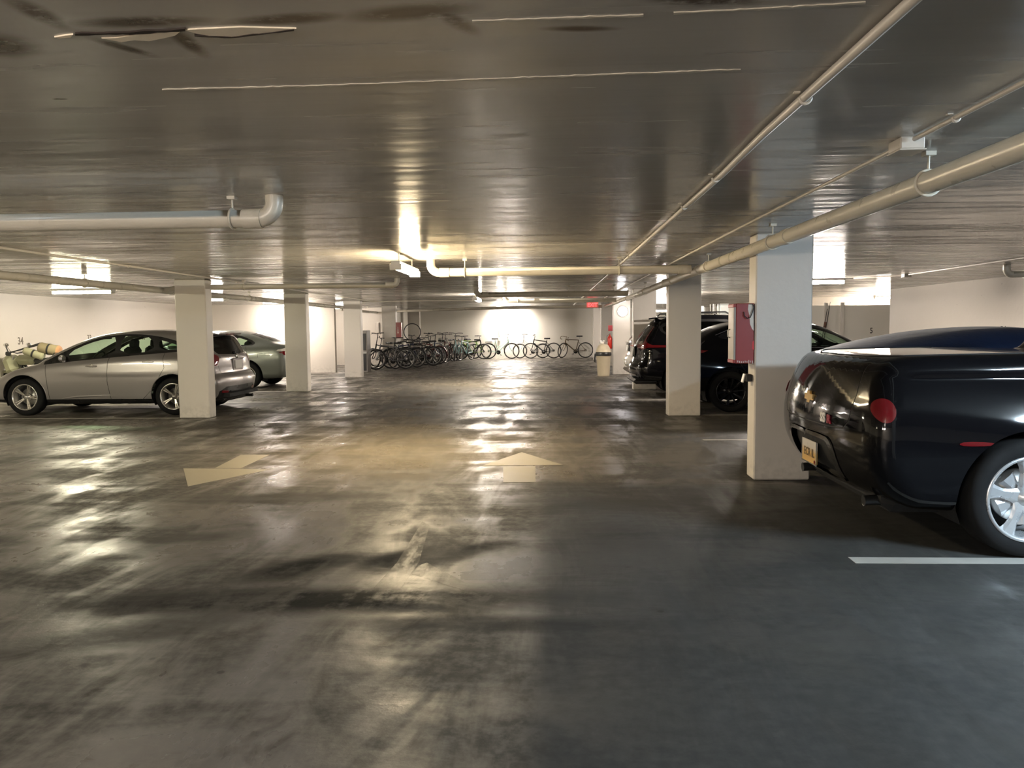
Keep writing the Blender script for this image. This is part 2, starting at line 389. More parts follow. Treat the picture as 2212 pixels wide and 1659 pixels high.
# ------------------------------------------------------------------ cracks and flaking paint overhead
def over(name, px, m, th, **kw):
    q = [atz(u, v, CEIL) for u, v in px]
    return MB().prism([(p.x, p.y) for p in q], CEIL-th, CEIL, 'XY').build(name, m, **kw)
def crackline(px, wpx, m, name, th=.003, jit=1.2, **kw):
    top = []; bot = []
    for i in range(len(px)-1):
        (u0, v0), (u1, v1) = px[i], px[i+1]; n = max(2, int(abs(u1-u0)/14))
        for k in range(n+(i == len(px)-2)):
            a = k/n; w = wpx*random.uniform(.4, 1.0)/2; dv = random.uniform(-jit, jit)*.5
            top.append((u0+(u1-u0)*a, v0+(v1-v0)*a-w+dv)); bot.append((u0+(u1-u0)*a, v0+(v1-v0)*a+w+dv))
    return over(name, top+bot[::-1], m, th, **kw)
pk = dict(kind=None)
over('peeling_patch', [(219, 80), (250, 79), (300, 72), (330, 70), (372, 64), (396, 60), (378, 74), (352, 80), (322, 86), (290, 84), (262, 88), (240, 84)], M_CREAMFLAKE, .004,
     label='cream bare patch of peeled ceiling paint nearest the left edge', cat='peeling paint', group='bare patches along the ceiling crack')
over('peeling_patch', [(398, 62), (430, 60), (520, 56), (640, 59), (610, 63), (575, 68), (540, 74), (500, 77), (455, 75), (425, 70)], M_CREAMFLAKE, .004,
     label='longer cream bare patch of peeled ceiling paint with jagged edge', cat='peeling paint', group='bare patches along the ceiling crack')
over('peeling_patch', [(117, 78), (140, 74), (158, 72), (152, 78), (128, 80)], M_CREAMFLAKE, .004,
     label='small whitish paint flake left of the ceiling crack', cat='peeling paint', group='bare patches along the ceiling crack')
crackline([(162, 72), (280, 69), (400, 62)], 7, M_CRACK, 'ceiling_crack', .0045, label='black open crack above the cream bare patches', cat='crack')
crackline([(420, 74), (500, 77), (560, 70), (635, 61)], 3, M_CRACK, 'ceiling_crack', .006, label='thin dark jagged crack edging the longer bare patch', cat='crack')
M_SEAM = mat('chalky_seam', (0.60, 0.55, 0.46), 0.7, var=.25, nscale=30)
crackline([(1020, 45), (1200, 38), (1390, 32)], 5, M_SEAM, 'ceiling_seam', label='chalky white ceiling seam right of the brown stains', cat='seam')
crackline([(1455, 27), (1640, 18), (1870, 4)], 4.5, M_SEAM, 'ceiling_seam', label='chalky white ceiling seam leading to the top conduit', cat='seam')
crackline([(350, 193), (700, 184), (1100, 168), (1600, 149)], 3.6, M_SEAM, 'ceiling_seam', label='long thin white ceiling seam below the peeling crack', cat='seam')

# ------------------------------------------------------------------ pipes
def hanger(root, p, r, top=CEIL, ring=True, axis='Y'):
    """thin rod from the ceiling with a clevis ring round the pipe"""
    m = MB(); p = Vector(p)
    m.tube([p+Vector((0, 0, r+.008)), (p.x, p.y, top)], .006, 6)
    pl = 'XZ' if axis == 'Y' else 'YZ'
    m.tube(arc(p, r+.007, 0, 2*math.pi, 20, pl)[:-1], .008, 6, closed=True)
    m.box((p.x, p.y, top-.01), (.05, .05, .02)); m.build('hanger', M_PIPE, root)
def pipe(pts, r, label, name='drain_pipe', cat='pipe', group='large painted drain pipes', hangers=(), couplings=(), m=None, n=20, extra=None, axis='Y'):
    p0 = Vector(pts[0]); root = empty(name, p0, label=label, cat=cat, group=group)
    loc = [Vector(p)-p0 for p in pts]
    MB().tube(loc, r, n).build('tube', m or M_PIPE, root)
    for c in couplings:
        c = Vector(c)-p0; d = Vector((0, .06, 0)) if axis == 'Y' else Vector((.06, 0, 0))
        MB().tube([c-d, c+d], r*1.12, n).build('coupling', m or M_PIPE, root)
    for h in hangers: hanger(root, Vector(h)-p0, r, CEIL-p0.z, axis=axis)
    return root
def elbow(p, d, up, r, n=8):
    """points of a quarter bend at p leaving along -d and ending along up"""
    d = Vector(d); up = Vector(up)
    return [Vector(p)+d*(r*math.sin(a))+up*(r*(1-math.cos(a))) for a in [math.pi/2*k/n for k in range(n+1)]]
Zp = 2.16
x1 = atY(560, 476, 4.83).x
P1 = [(-6.0, 4.83, Zp), (x1, 4.83, Zp)]+elbow((x1, 4.83, Zp), (1, 0, 0), (0, 0, 1), .1)+[(x1+.1, 4.83, CEIL)]
pipe(P1, .055, 'grey beige drain pipe from the left edge, its elbow turning up into the ceiling', couplings=[(x1-.04, 4.83, Zp)], hangers=[(atY(503, 478, 4.83).x, 4.83, Zp)], axis='X')
pipe([(1.87, -3, 2.15), (1.87, 9.6, 2.15), (1.87, 16.5, 2.13), (1.87, 26.0, 2.12)], .055, 'long cream drain pipe running overhead beside the right pillars',
     hangers=[(1.87, 3.95, 2.15), (1.87, 6.6, 2.15), (1.87, 9.2, 2.15), (1.87, 11.8, 2.15), (1.87, 15.2, 2.13), (1.87, 18.5, 2.12)], couplings=[(1.87, 6.2, 2.15), (1.87, 9.75, 2.15), (1.87, 12.6, 2.15), (1.87, 16, 2.13)])
def cross(u0, u1, Y, z, r, lb, hang=(), up=True, cps=()):
    xa = (u0-1187)/F*Y; xb = (u1-1187)/F*Y
    pts = []
    if up: pts = [(xa-.1+.0, Y, CEIL)]+elbow((xa, Y, z), (-1, 0, 0), (0, 0, 1), .1)[::-1]
    pts += [(xa, Y, z), (xb, Y, z)]
    pipe(pts, r, lb, hangers=[((u-1187)/F*Y, Y, z) for u in (hang or (u0+20,))], couplings=[((u-1187)/F*Y, Y, z) for u in cps], axis='X')
cross(950, 1487, 9.5, 2.14, .052, 'cream cross pipe starting right of the hanging lamp', hang=(1006, 1336), cps=(962, 1470))
cross(1040, 1355, 15.9, 2.13, .055, 'second cross pipe, beyond the hanging lamp, ending above the red exit sign', hang=(1228, 1325), cps=(1050, 1318))
cross(1100, 1330, 19.6, 2.12, .055, 'short cross pipe just in front of the far bright lamp', cps=(1160,))
cross(1090, 1300, 25.9, 2.12, .05, 'farthest thin cross pipe level with the exit sign', up=False, cps=(1200,))
pipe([(-6.3, 30.6, 2.14), (-1.0, 25.9, 2.13)], .05, 'cream pipe slanting over the parked bicycles towards the lamp', couplings=[(-3.8, 28.45, 2.135)])
pipe([(-6.63, 5, 2.15), (-6.63, 25.4, 2.15)], .055, 'cream pipe running over the silver hatchback towards the bright left wall', hangers=[(-6.63, 10.75, 2.15), (-6.63, 16.8, 2.15)], couplings=[(-6.63, 13.3, 2.15)])
xe = atY(848, 612, 12.95).x
pipe([(-6.63, 12.95, 2.15), (-6.3, 12.95, 2.19), (xe, 12.95, 2.19)]+elbow((xe, 12.95, 2.19), (1, 0, 0), (0, 0, 1), .08)+[(xe+.08, 12.95, CEIL)], .045,
     'yellowish cross pipe ending just left of the hanging lamp', couplings=[(xe-.05, 12.95, 2.19)], hangers=[(-5.2, 12.95, 2.19)], axis='X')
pipe([(-6.9, 25.2, 2.10), (-6.9, 30.6, 2.10)], .045, 'white pipe beyond the plain white pillar above the storage cabinet', hangers=[(-6.9, 26.4, 2.10), (-6.9, 29, 2.10)])
pipe([(8.38, 11.7, 2.16), (6.78, 11.7, 2.16)]+elbow((6.78, 11.7, 2.16), (-1, 0, 0), (0, 0, 1), .08)+[(6.7, 11.7, CEIL)], .05, 'short white pipe stub entering the right wall above the blue cover', couplings=[(7.0, 11.7, 2.16)], axis='X')
def strap(root, p, r, axis='Y'):
    m = MB(); p = Vector(p)
    m.tube(arc(p, r+.004, math.pi, 2*math.pi, 10, 'XZ'), .006, 6); m.box((p.x-r-.014, p.y, CEIL-root.location.z-.003), (.022, .018, .006)); m.build('strap', M_CONDUIT, root)
def conduit(pts, r, lb, straps=(), jog=None):
    root = pipe(pts, r, lb, 'conduit', 'conduit', 'thin painted conduits on the ceiling', m=M_CONDUIT, n=12)
    for s in straps: strap(root, Vector(s)-root.location, r)
    return root
zc = CEIL-.022
conduit([(.93, -2, zc), (.925, 3.4, zc), (.945, 4.3, zc), (.93, 34, zc)], .017, 'long thin conduit crossing the whole ceiling from the top edge', [(.93, 1.85, zc), (.93, 2.9, zc), (.93, 4.4, zc), (.93, 5.4, zc), (.93, 9, zc)])
zc2 = CEIL-.016
conduit([(1.64, -2, zc2), (1.64, 3.6, zc2)], .011, 'thin conduit entering the near side of the ceiling junction box', [(1.64, 3.25, zc2)])
conduit([(1.64, 3.75, zc2), (1.62, 7, zc2), (1.6, 24, zc2)], .011, 'thin conduit leaving the far side of the ceiling junction box')
jb = empty('junction_box', (1.64, 3.68, CEIL-.02), label='small square junction box between two thin ceiling conduits', cat='junction box')
MB().box((0, 0, -.008), (.11, .13, .055), bev=.006).build('box_body', M_CONDUIT, jb); MB().box((0, 0, -.038), (.12, .14, .006), bev=.002).build('cover_plate', M_CONDUIT, jb)
conduit([(-5.35, 3, zc2), (-5.35, 22.8, zc2), (-5.2, 23.3, zc2), (-1.2, 23.4, zc2)], .013, 'thin conduit running over the left pillars, bending across the lane', [(-5.35, 9.6, zc2), (-5.35, 13, zc2)])
conduit([(6.1, 6, zc2), (6.1, 13.5, zc2)], .013, 'thin conduit running to the square box above the blue covered car', [(6.1, 9.4, zc2), (6.1, 10.2, zc2)])
conduit([(5.55, 14.4, zc2), (6.0, 13.75, zc2), (6.1, 13.6, zc2)], .013, 'short conduit feeding the right hand tube lamp')
jb = empty('junction_box', (6.1, 13.55, CEIL-.02), label='square junction box on ceiling right of the right hand tube lamp', cat='junction box')
MB().box((0, 0, -.005), (.12, .12, .05), bev=.006).build('box_body', M_CONDUIT, jb); MB().box((0, 0, -.033), (.13, .13, .006)).build('cover_plate', M_CONDUIT, jb)
conduit([(-8.2, 25.2, zc2), (-6.9, 24.0, zc2), (-5.3, 23.4, zc2)], .012, 'thin conduit between the far left lamp and the lane')

# ------------------------------------------------------------------ lamps
def emis(name, col, s):
    t = NT(name); t.P(Base_Color=(.9, .9, .88), Emission_Color=col, Emission_Strength=s); return t.m
def lamp(x, y, label, col, along='X', power=1.0, z=None, L=1.22):
    z = CEIL if z is None else z
    y += .0487*x
    root = empty('ceiling_lamp', (x, y, z), math.pi/2 if along == 'Y' else 0, label, 'lamp', 'fluorescent strip lamps')
    MB().box((0, 0, -.02), (L, .19 if along == 'X' else .10, .04), bev=.006).build('housing', M_WHITEMETAL, root)
    n = 10; prof = [(-.06+.0, -.04)]+[(-.06*math.cos(math.pi*k/n), -.04-.055*math.sin(math.pi*k/n)) for k in range(1, n)]+[(.06, -.04)]
    MB().prism(prof, -L/2+.02, L/2-.02, 'YZ').build('diffuser', emis('lamp_glow', col, LIGHT*power), root)
    for s in (-1, 1): MB().box((s*(L/2-.01), 0, -.065), (.02, .13, .07), bev=.005).build('end_cap', M_WHITEMETAL, root)
    if z < CEIL-.01:
        for s in (-.4, .4): MB().tube([(s, 0, 0), (s, 0, CEIL-z)], .008, 8).build('stem', M_WHITEMETAL, root)
    return root
WARM = (1.0, .89, .74); YEL = (1.0, .80, .50); GRN = (1.0, .92, .66); COOL = (.66, .84, 1.0); NEU = (1.0, .89, .79)
lamp(-9.2, 15.3, 'greenish white tube lamp above the silver hatchback bonnet', GRN, power=.6)
lamp(-8.9, 19.8, 'tube lamp half hidden by the beige pillar', NEU, power=1.0)
lamp(-8.75, 25.3, 'glaring tube lamp by the left rear wall beside the greenish pillar', NEU, power=.55)
lamp(-9.4, 9.0, 'tube lamp over the left stalls in front of the hatchback', GRN, power=.5)
lamp(-9.4, 2.0, 'tube lamp over the left stalls nearest the camera', GRN, power=.6)
lamp(-1.66, 9.0, 'yellow glowing lamp hanging lengthwise in the middle of the lane', YEL, 'Y', .75, z=2.19)
lamp(-1.83, 19.6, 'small distant lamp seen end on in mid lane', WARM, 'Y', .9, z=2.22)
lamp(-1.86, 36.05, 'glaring lamp above the bicycles at the back wall', NEU, power=1.3, z=2.2)
lamp(-2.6, -1.8, 'added fill lamp hung low behind the camera', NEU, 'X', 1.35, z=2.0)  # unseen lamp added to brighten the near ceiling
lamp(4.85, 14.4, 'bright tube lamp right of the tall bluish pillar', NEU, power=1.4)
lamp(-5.5, -2.6, 'added fill lamp behind the camera by the left stalls', NEU, power=.8)  # unseen fill added to light the rear wall and bounce off it
lamp(4.5, 2.4, 'cool white tube lamp above the stall beside the black pickup', COOL, 'Y', power=1.75)
lamp(3.45, 20.2, 'tube lamp over the far right stalls behind the black SUV', NEU, power=.9, L=.8)
lamp(4.0, 30.0, 'distant lamp seen above the black SUV spoiler', NEU, power=.9, z=2.1)
lamp(-8.0, 28.8, 'lamp in the left recess above the storage cabinet', NEU, power=.4)
lamp(10.4, 23.3, 'added unseen lamp behind the partition in the right recess', NEU, power=.8)  # unseen, placed so the wall strip above the partition is lit
wl = empty('wall_lamp', (2.19, 23.3, 1.90), label='round glowing globe lamp on the front of a white pillar', cat='lamp')
MB().lathe([(.155, 0), (.155, -.03), (.14, -.035)], axis='Y', n=32).build('base', M_WHITEMETAL, wl)
MB().lathe([(.145*math.cos(a), -.03-.08*math.sin(a)) for a in [math.pi/2*k/8*.999 for k in range(9)]], axis='Y', n=32).build('globe', emis('globe_glow', (.95, .93, 1.0), 5), wl)
# exit sign
ex = empty('exit_sign', (1.43, 25.8, 2.17), label='small red lit exit sign hanging from the ceiling', cat='sign')
MB().box((0, 0, 0), (.40, .06, .18), bev=.008).build('sign_box', mat('sign_face', (.55, .30, .24), .4, emit=(1, .2, .15, 1), es=.05), ex)
MB().tube([(0, 0, .09), (0, 0, .13)], .01, 6).build('stem', M_WHITEMETAL, ex)
textmesh('lettering', 'EXIT', .17, .004, emis('exit_red', (1, .02, .035), .55), ex, Matrix.Translation((0, -.033, 0)) @ FACE_CAM, bold=.006, sx=.95)

# ------------------------------------------------------------------ numbers on the walls
def number(txt, pos, rz, lb, h=.165, cat='number', sx=.8, m=None):
    M = Matrix.Rotation(rz, 4, 'Z') @ FACE_CAM
    o = textmesh('stall_number', txt, h/.72, .0015, m or M_BLACKPAINT, None, M, bold=.004, sx=sx); o.location = pos
    o.location.y += .0487*pos[0] if abs(rz) > 0 else 0; tag(o, lb, cat, 'stencilled stall numbers')
M_FADED = mat('faded_stencil', (0.16, 0.13, 0.10), 0.6)
number('34', (-11.898, 17.35, 1.255), math.pi/2, 'black stencilled number 34 above the motorcycle', m=M_FADED)
number('33', (-11.898, 19.95, 1.28), math.pi/2, 'stencilled number just above the hatchback roof slope', m=M_FADED)
number('32', (-11.898, 22.6, 1.28), math.pi/2, 'stencilled number seen through the hatchback rear side window', m=M_FADED)
number('5', (9.36, 22.913, 1.25), 0, 'single black number on the grey partition', sx=.75)
number('54', (8.398, 14.3, 1.30), -math.pi/2, 'stencilled number peeking above the blue car cover')
# ------------------------------------------------------------------ car bodies
def chaikin(P, n=2):
    P = np.array(P, float)
    for _ in range(n):
        Q = np.roll(P, -1, 0); P = np.stack([.75*P+.25*Q, .25*P+.75*Q], 1).reshape(-1, 2)
    return P
def sdpoly(P, x, z):
    A = P; B = np.roll(P, -1, 0)
    d = np.full(x.shape, 1e9); s = np.ones(x.shape)
    for (ax, az), (bx, bz) in zip(A, B):
        ex, ez = bx-ax, bz-az; wx, wz = x-ax, z-az
        t = np.clip((wx*ex+wz*ez)/(ex*ex+ez*ez+1e-12), 0, 1)
        d = np.minimum(d, (wx-ex*t)**2+(wz-ez*t)**2)
        c1 = z >= az; c2 = z < bz; c3 = ex*wz > ez*wx
        s = np.where((c1 & c2 & c3) | (~c1 & ~c2 & ~c3), -s, s)
    return s*np.sqrt(d)
def inpoly(P, x, y):
    c = np.zeros(x.shape, bool); n = len(P)
    for i in range(n):
        x0, y0 = P[i]; x1, y1 = P[(i+1) % n]
        if y0 == y1: continue
        c ^= ((y0 > y) != (y1 > y)) & (x < (x1-x0)*(y-y0)/(y1-y0)+x0)
    return c
def smax(a, b, k):
    h = np.maximum(k-np.abs(a-b), 0)/k; return np.maximum(a, b)+h*h*k/4
def smin(a, b, k):
    h = np.maximum(k-np.abs(a-b), 0)/k; return np.minimum(a, b)-h*h*k/4
SCL = .75
class Shell:
    def __init__(s, sp):
        s.sp = sp; s.lo = chaikin(sp['lower'], sp.get('ch', 2)); s.ho = chaikin(sp['house'], sp.get('ch', 2)) if sp.get('house') is not None else None
        s.x0, s.x1 = s.lo[:, 0].min(), s.lo[:, 0].max(); s.xc = (s.x0+s.x1)/2
        s.xr = s.x0+sp.get('rcap', .55); s.xf = s.x1-.6; s.zm = sp.get('zm', .62)
        s.tmin = s.xr-math.pi/2*.6; s.tmax = s.xf+math.pi/2*.6
    def F(s, x, y, z):
        sp = s.sp; ay = np.abs(y)
        sg = np.tanh((x-s.xc)/.7); br = np.where(sg < 0, sp.get('bowr', .16), sp.get('bowf', .3))
        L = sdpoly(s.lo, x+sg*br*ay*ay, z)
        w = sp['w']-sp.get('tuck', .10)*np.clip((.62-z)/.62, 0, 1)**1.6-sp.get('shoulder', .10)*np.clip((z-.72)/.4, 0, 1)**2
        for (fx, fz, sx, sz, amp) in sp.get('flares', ()): w = w+amp*np.exp(-((x-fx)/sx)**2-((z-fz)/sz)**2)
        A = smax(L, ay-w, sp.get('kL', .14))
        if s.ho is None: return A
        zb, wh, tum = sp['zb'], sp['wh'], sp.get('tum', .32)
        Hs = sdpoly(s.ho, x+sg*sp.get('bowh', .14)*ay*ay, z+sp.get('crown', .05)*ay*ay)
        Hh = smax(Hs, (ay-(wh-(z-zb)*tum))/math.sqrt(1+tum*tum), sp.get('kH', .10))
        return smin(A, Hh, sp.get('kJ', .05))
    def grad(s, p):
        e = 2e-3; g = []
        for a in range(3):
            q = p.copy(); r = p.copy(); q[:, a] += e; r[:, a] -= e
            g.append(s.F(*q.T)-s.F(*r.T))
        g = np.stack(g, 1); return g/np.maximum(np.linalg.norm(g, axis=1, keepdims=True), 1e-9)
    def march(s, o, d, lo, hi, n=22):
        a = np.full(len(o), lo); b = np.full(len(o), hi)
        for _ in range(n):
            m = (a+b)/2; p = o+d*m[:, None]; ins = s.F(*p.T) < 0
            a = np.where(ins, m, a); b = np.where(ins, b, m)
        return o+d*((a+b)/2)[:, None]
    def at(s, ts):
        t, sc = ts[:, 0], ts[:, 1]; ph = sc/SCL
        al = np.where(t < s.xr, (s.xr-t)/.6, np.where(t > s.xf, (t-s.xf)/.6, 0)); al = np.clip(al, 0, math.pi/2*.995)
        sg = np.where(t < s.xr, -1.0, 1.0); tx = np.clip(t, s.xr, s.xf)
        o = np.stack([tx, np.zeros_like(tx), np.full_like(tx, s.zm)], 1)
        d = np.stack([sg*np.sin(al), np.cos(al)*np.cos(ph), np.cos(al)*np.sin(ph)], 1)
        return s.march(o, d, .02, 2.6)
    def inv(s, p):
        x, y, z = p.T; z = z-s.zm; ph = np.arctan2(z, np.maximum(y, 1e-6))
        t = x.copy()
        for cond, x0, sg in ((x < s.xr, s.xr, -1), (x > s.xf, s.xf, 1)):
            dd = np.sqrt((x-x0)**2+y*y+z*z); al = np.arcsin(np.clip(sg*(x-x0)/dd, 0, 1)); t = np.where(cond, x0+sg*al*.6, t)
        return np.stack([t, ph*SCL], 1)
    def proj(s, kind, pts):
        """points of a side (x,z), rear or front (y,z) drawing laid on the shell"""
        P = np.array(pts, float); n = len(P); z0 = np.zeros(n)
        if kind == 'side': return s.march(np.stack([P[:, 0], z0, P[:, 1]], 1), np.tile([0, 1., 0], (n, 1)), 0, 1.4)
        if kind == 'top': return s.march(np.stack([P[:, 0], P[:, 1], z0+.5], 1), np.tile([0, 0, 1.], (n, 1)), 0, 1.6)
        sg = -1. if kind == 'rear' else 1.
        x0 = s.sp.get('hx', s.xc)
        return s.march(np.stack([z0+x0, P[:, 0], P[:, 1]], 1), np.tile([sg, 0, 0.], (n, 1)), 0, 4)
def densify(P, d, closed=True):
    out = []; n = len(P)
    for i in range(n if closed else n-1):
        a = np.array(P[i], float); b = np.array(P[(i+1) % n], float); k = max(1, int(np.ceil(np.linalg.norm(b-a)/d)))
        out += [a+(b-a)*j/k for j in range(k)]
    if not closed: out.append(np.array(P[-1], float))
    return out
def strip(P, w):
    """a thin band along a polyline"""
    P = np.array(densify(P, .03, False)); T = np.gradient(P, axis=0); T /= np.maximum(np.linalg.norm(T, axis=1, keepdims=True), 1e-9)
    N = np.stack([-T[:, 1], T[:, 0]], 1); return np.concatenate([P+N*w, (P-N*w)[::-1]])
def car_body(root, sp, body_m, feats, wheels=None, res=.045, name='body'):
    """feats: (part name, kind, polygon, material, offset, parent key, options). The first that holds a face wins."""
    S = Shell(sp); polys = []
    V = []; E = []
    def addpoly(D):
        b = len(V); n = len(D); V.extend([tuple(q) for q in D]); E.extend([(b+i, b+(i+1) % n) for i in range(n)])
    smin_, smax_ = -math.pi/2*SCL, math.pi/2*SCL
    for f in feats:
        kind = f['kind']; pts = f['poly']
        if kind == 'band':
            z = pts; ss = np.linspace(S.tmin, S.tmax, 220)
            lo = np.full(len(ss), smin_); hi = np.full(len(ss), smax_)
            for _ in range(20):
                mid = (lo+hi)/2; zz = S.at(np.stack([ss, mid], 1))[:, 2]; up = zz > z
                hi = np.where(up, mid, hi); lo = np.where(up, lo, mid)
            D = np.concatenate([np.stack([ss, lo], 1), [[S.tmax, smin_-.05], [S.tmin, smin_-.05]]])
        else:
            if f.get('round', 0): pts = chaikin(pts, f['round'])
            if kind == 'seam': pts = strip(pts, f.get('w', .004)); kind = f.get('on', 'side')
            P3 = S.proj(kind, densify(pts, .035))
            if kind != 'side': P3[:, 1] = np.maximum(P3[:, 1], 0)
            D = S.inv(P3)
        polys.append(D); addpoly(np.clip(D, [S.tmin, smin_], [S.tmax, smax_]))
    arches = []
    for (wx, wz, wr) in (wheels or ()):
        a = np.linspace(-.55, math.pi+.55, 40); P = [(wx+wr*math.cos(q), wz+wr*math.sin(q)) for q in a]; P = [q for q in P if q[1] > S.lo[:, 1].min()+.05]
        D = S.inv(S.proj('side', P)); D = np.concatenate([[[wx+wr*.92, smin_]], D, [[wx-wr*.92, smin_]]])
        arches.append(D); addpoly(D)
    addpoly(np.array(densify([(S.tmin, smin_), (S.tmax, smin_), (S.tmax, smax_), (S.tmin, smax_)], res)))
    C = np.array(V)
    gt = np.arange(S.tmin+res/2, S.tmax, res); gs = np.arange(smin_+res/2, smax_, res*.8)
    G = np.stack(np.meshgrid(gt, gs, indexing='ij'), -1).reshape(-1, 2)
    keep = np.ones(len(G), bool)
    for c in C: keep &= ((G-c)**2).sum(1) > (res*.35)**2
    G = G[keep & ((G[:, 1] > -.5*SCL) | (rng.random(len(G)) < .25))]
    allv = [Vector(q) for q in C]+[Vector(q) for q in G]
    ov, oe, of, *_ = delaunay_2d_cdt(allv, E, [], 0, 1e-6)
    D = np.array([(q.x, q.y) for q in ov]); D[:, 0] = np.clip(D[:, 0], S.tmin, S.tmax); D[:, 1] = np.clip(D[:, 1], smin_, smax_)
    T = np.array([f for f in of if len(f) == 3]); P = S.at(D)
    P[D[:, 1] > smax_-1e-5, 1] = 0; P[D[:, 1] < smin_+1e-5, 1] = 0
    N = S.grad(P); C2 = D[T].mean(1)
    owner = np.full(len(T), -1)
    for k in range(len(polys)-1, -1, -1): owner[inpoly(polys[k], C2[:, 0], C2[:, 1])] = k
    for D_ in arches: owner[inpoly(D_, C2[:, 0], C2[:, 1])] = -2
    def emit(sel, nm, m, off, parent, sides, thick=0):
        tri = T[sel]
        if not len(tri): return None
        used, invx = np.unique(tri, return_inverse=True); tri = invx.reshape(-1, 3)
        p = P[used]+N[used]*off; n = N[used]; objs = []
        fn = np.cross(p[tri[:, 1]]-p[tri[:, 0]], p[tri[:, 2]]-p[tri[:, 0]]); flip = (fn*n[tri].sum(1)).sum(1) < 0
        tri = np.where(flip[:, None], tri[:, ::-1], tri)
        mir = np.array([1, -1, 1.])
        sets = {'L': (p, tri, n), 'R': (p*mir, tri[:, ::-1], n*mir)}
        groups = [('L',), ('R',)] if sides == 'each' else [('L', 'R')] if sides == 'both' else [(sides,)]
        for gp in groups:
            vv = np.concatenate([sets[k][0] for k in gp]); nn = np.concatenate([sets[k][2] for k in gp])
            tt = np.concatenate([sets[k][1]+i*len(p) for i, k in enumerate(gp)])
            me = bpy.data.meshes.new(nm); me.from_pydata(vv.tolist(), [], tt.tolist()); me.materials.append(m)
            me.polygons.foreach_set('use_smooth', [True]*len(tt)); me.update()
            me.normals_split_custom_set_from_vertices(nn.tolist())
            o = bpy.data.objects.new(nm, me); COL.objects.link(o); o.parent = parent; objs.append(o)
        return objs
    parts = {}
    parts['body'] = emit(owner == -1, name, body_m, 0, root, 'both')[0]
    for k, f in enumerate(feats):
        if not f.get('name'): continue
        par = root
        if f.get('under') and parts.get(f['under']): par = None
        sides = f.get('sides', 'each'); r = emit(owner == k, f['name'], f['mat'], f.get('off', 0), root, sides)
        if r is None: continue
        if f.get('under') in parts:
            pp = parts[f['under']]
            for i, o in enumerate(r): o.parent = pp[i % len(pp)] if isinstance(pp, list) else pp
        if f.get('label'):
            for o in r: o['label'] = f['label']
        parts[f.get('key', f['name'])] = r
    return S, parts

# ------------------------------------------------------------------ car fittings
M_TYRE = mat('tyre_rubber', (0.008, 0.008, 0.008), 0.8, spec=.2); M_WELL = mat('wheel_well', (0.008, 0.008, 0.008), 0.85)
M_ALLOY = mat('alloy', (0.52, 0.50, 0.47), 0.25, 0.85); M_GLOSSBLACK = mat('gloss_black', (0.008, 0.008, 0.008), 0.08, coat=1.0)
M_TRIM = mat('black_trim', (0.012, 0.012, 0.012), 0.3); M_SEATS = mat('seat_cloth', (0.012, 0.012, 0.012), 0.85)
M_CHROME = mat('chrome', (0.75, 0.74, 0.72), 0.08, 1.0); M_TAILRED = mat('tail_red', (0.10, 0.003, 0.006), 0.08, coat=1.0, emit=(1, 0.02, 0.03, 1), es=.004)
M_CLEARLENS = mat('clear_lens', (0.65, 0.62, 0.58), 0.1, coat=1.0); M_GAP = mat('panel_gap_black', (0.01, 0.01, 0.01), 0.8)
M_GLASS = glass('green_tinted_glass', (0.72, 0.86, 0.74)); M_DGLASS = glass('dark_tinted_glass', (0.10, 0.12, 0.11)); M_BLACKRIM = mat('black_alloy', (0.02, 0.02, 0.022), 0.25, 0.6)
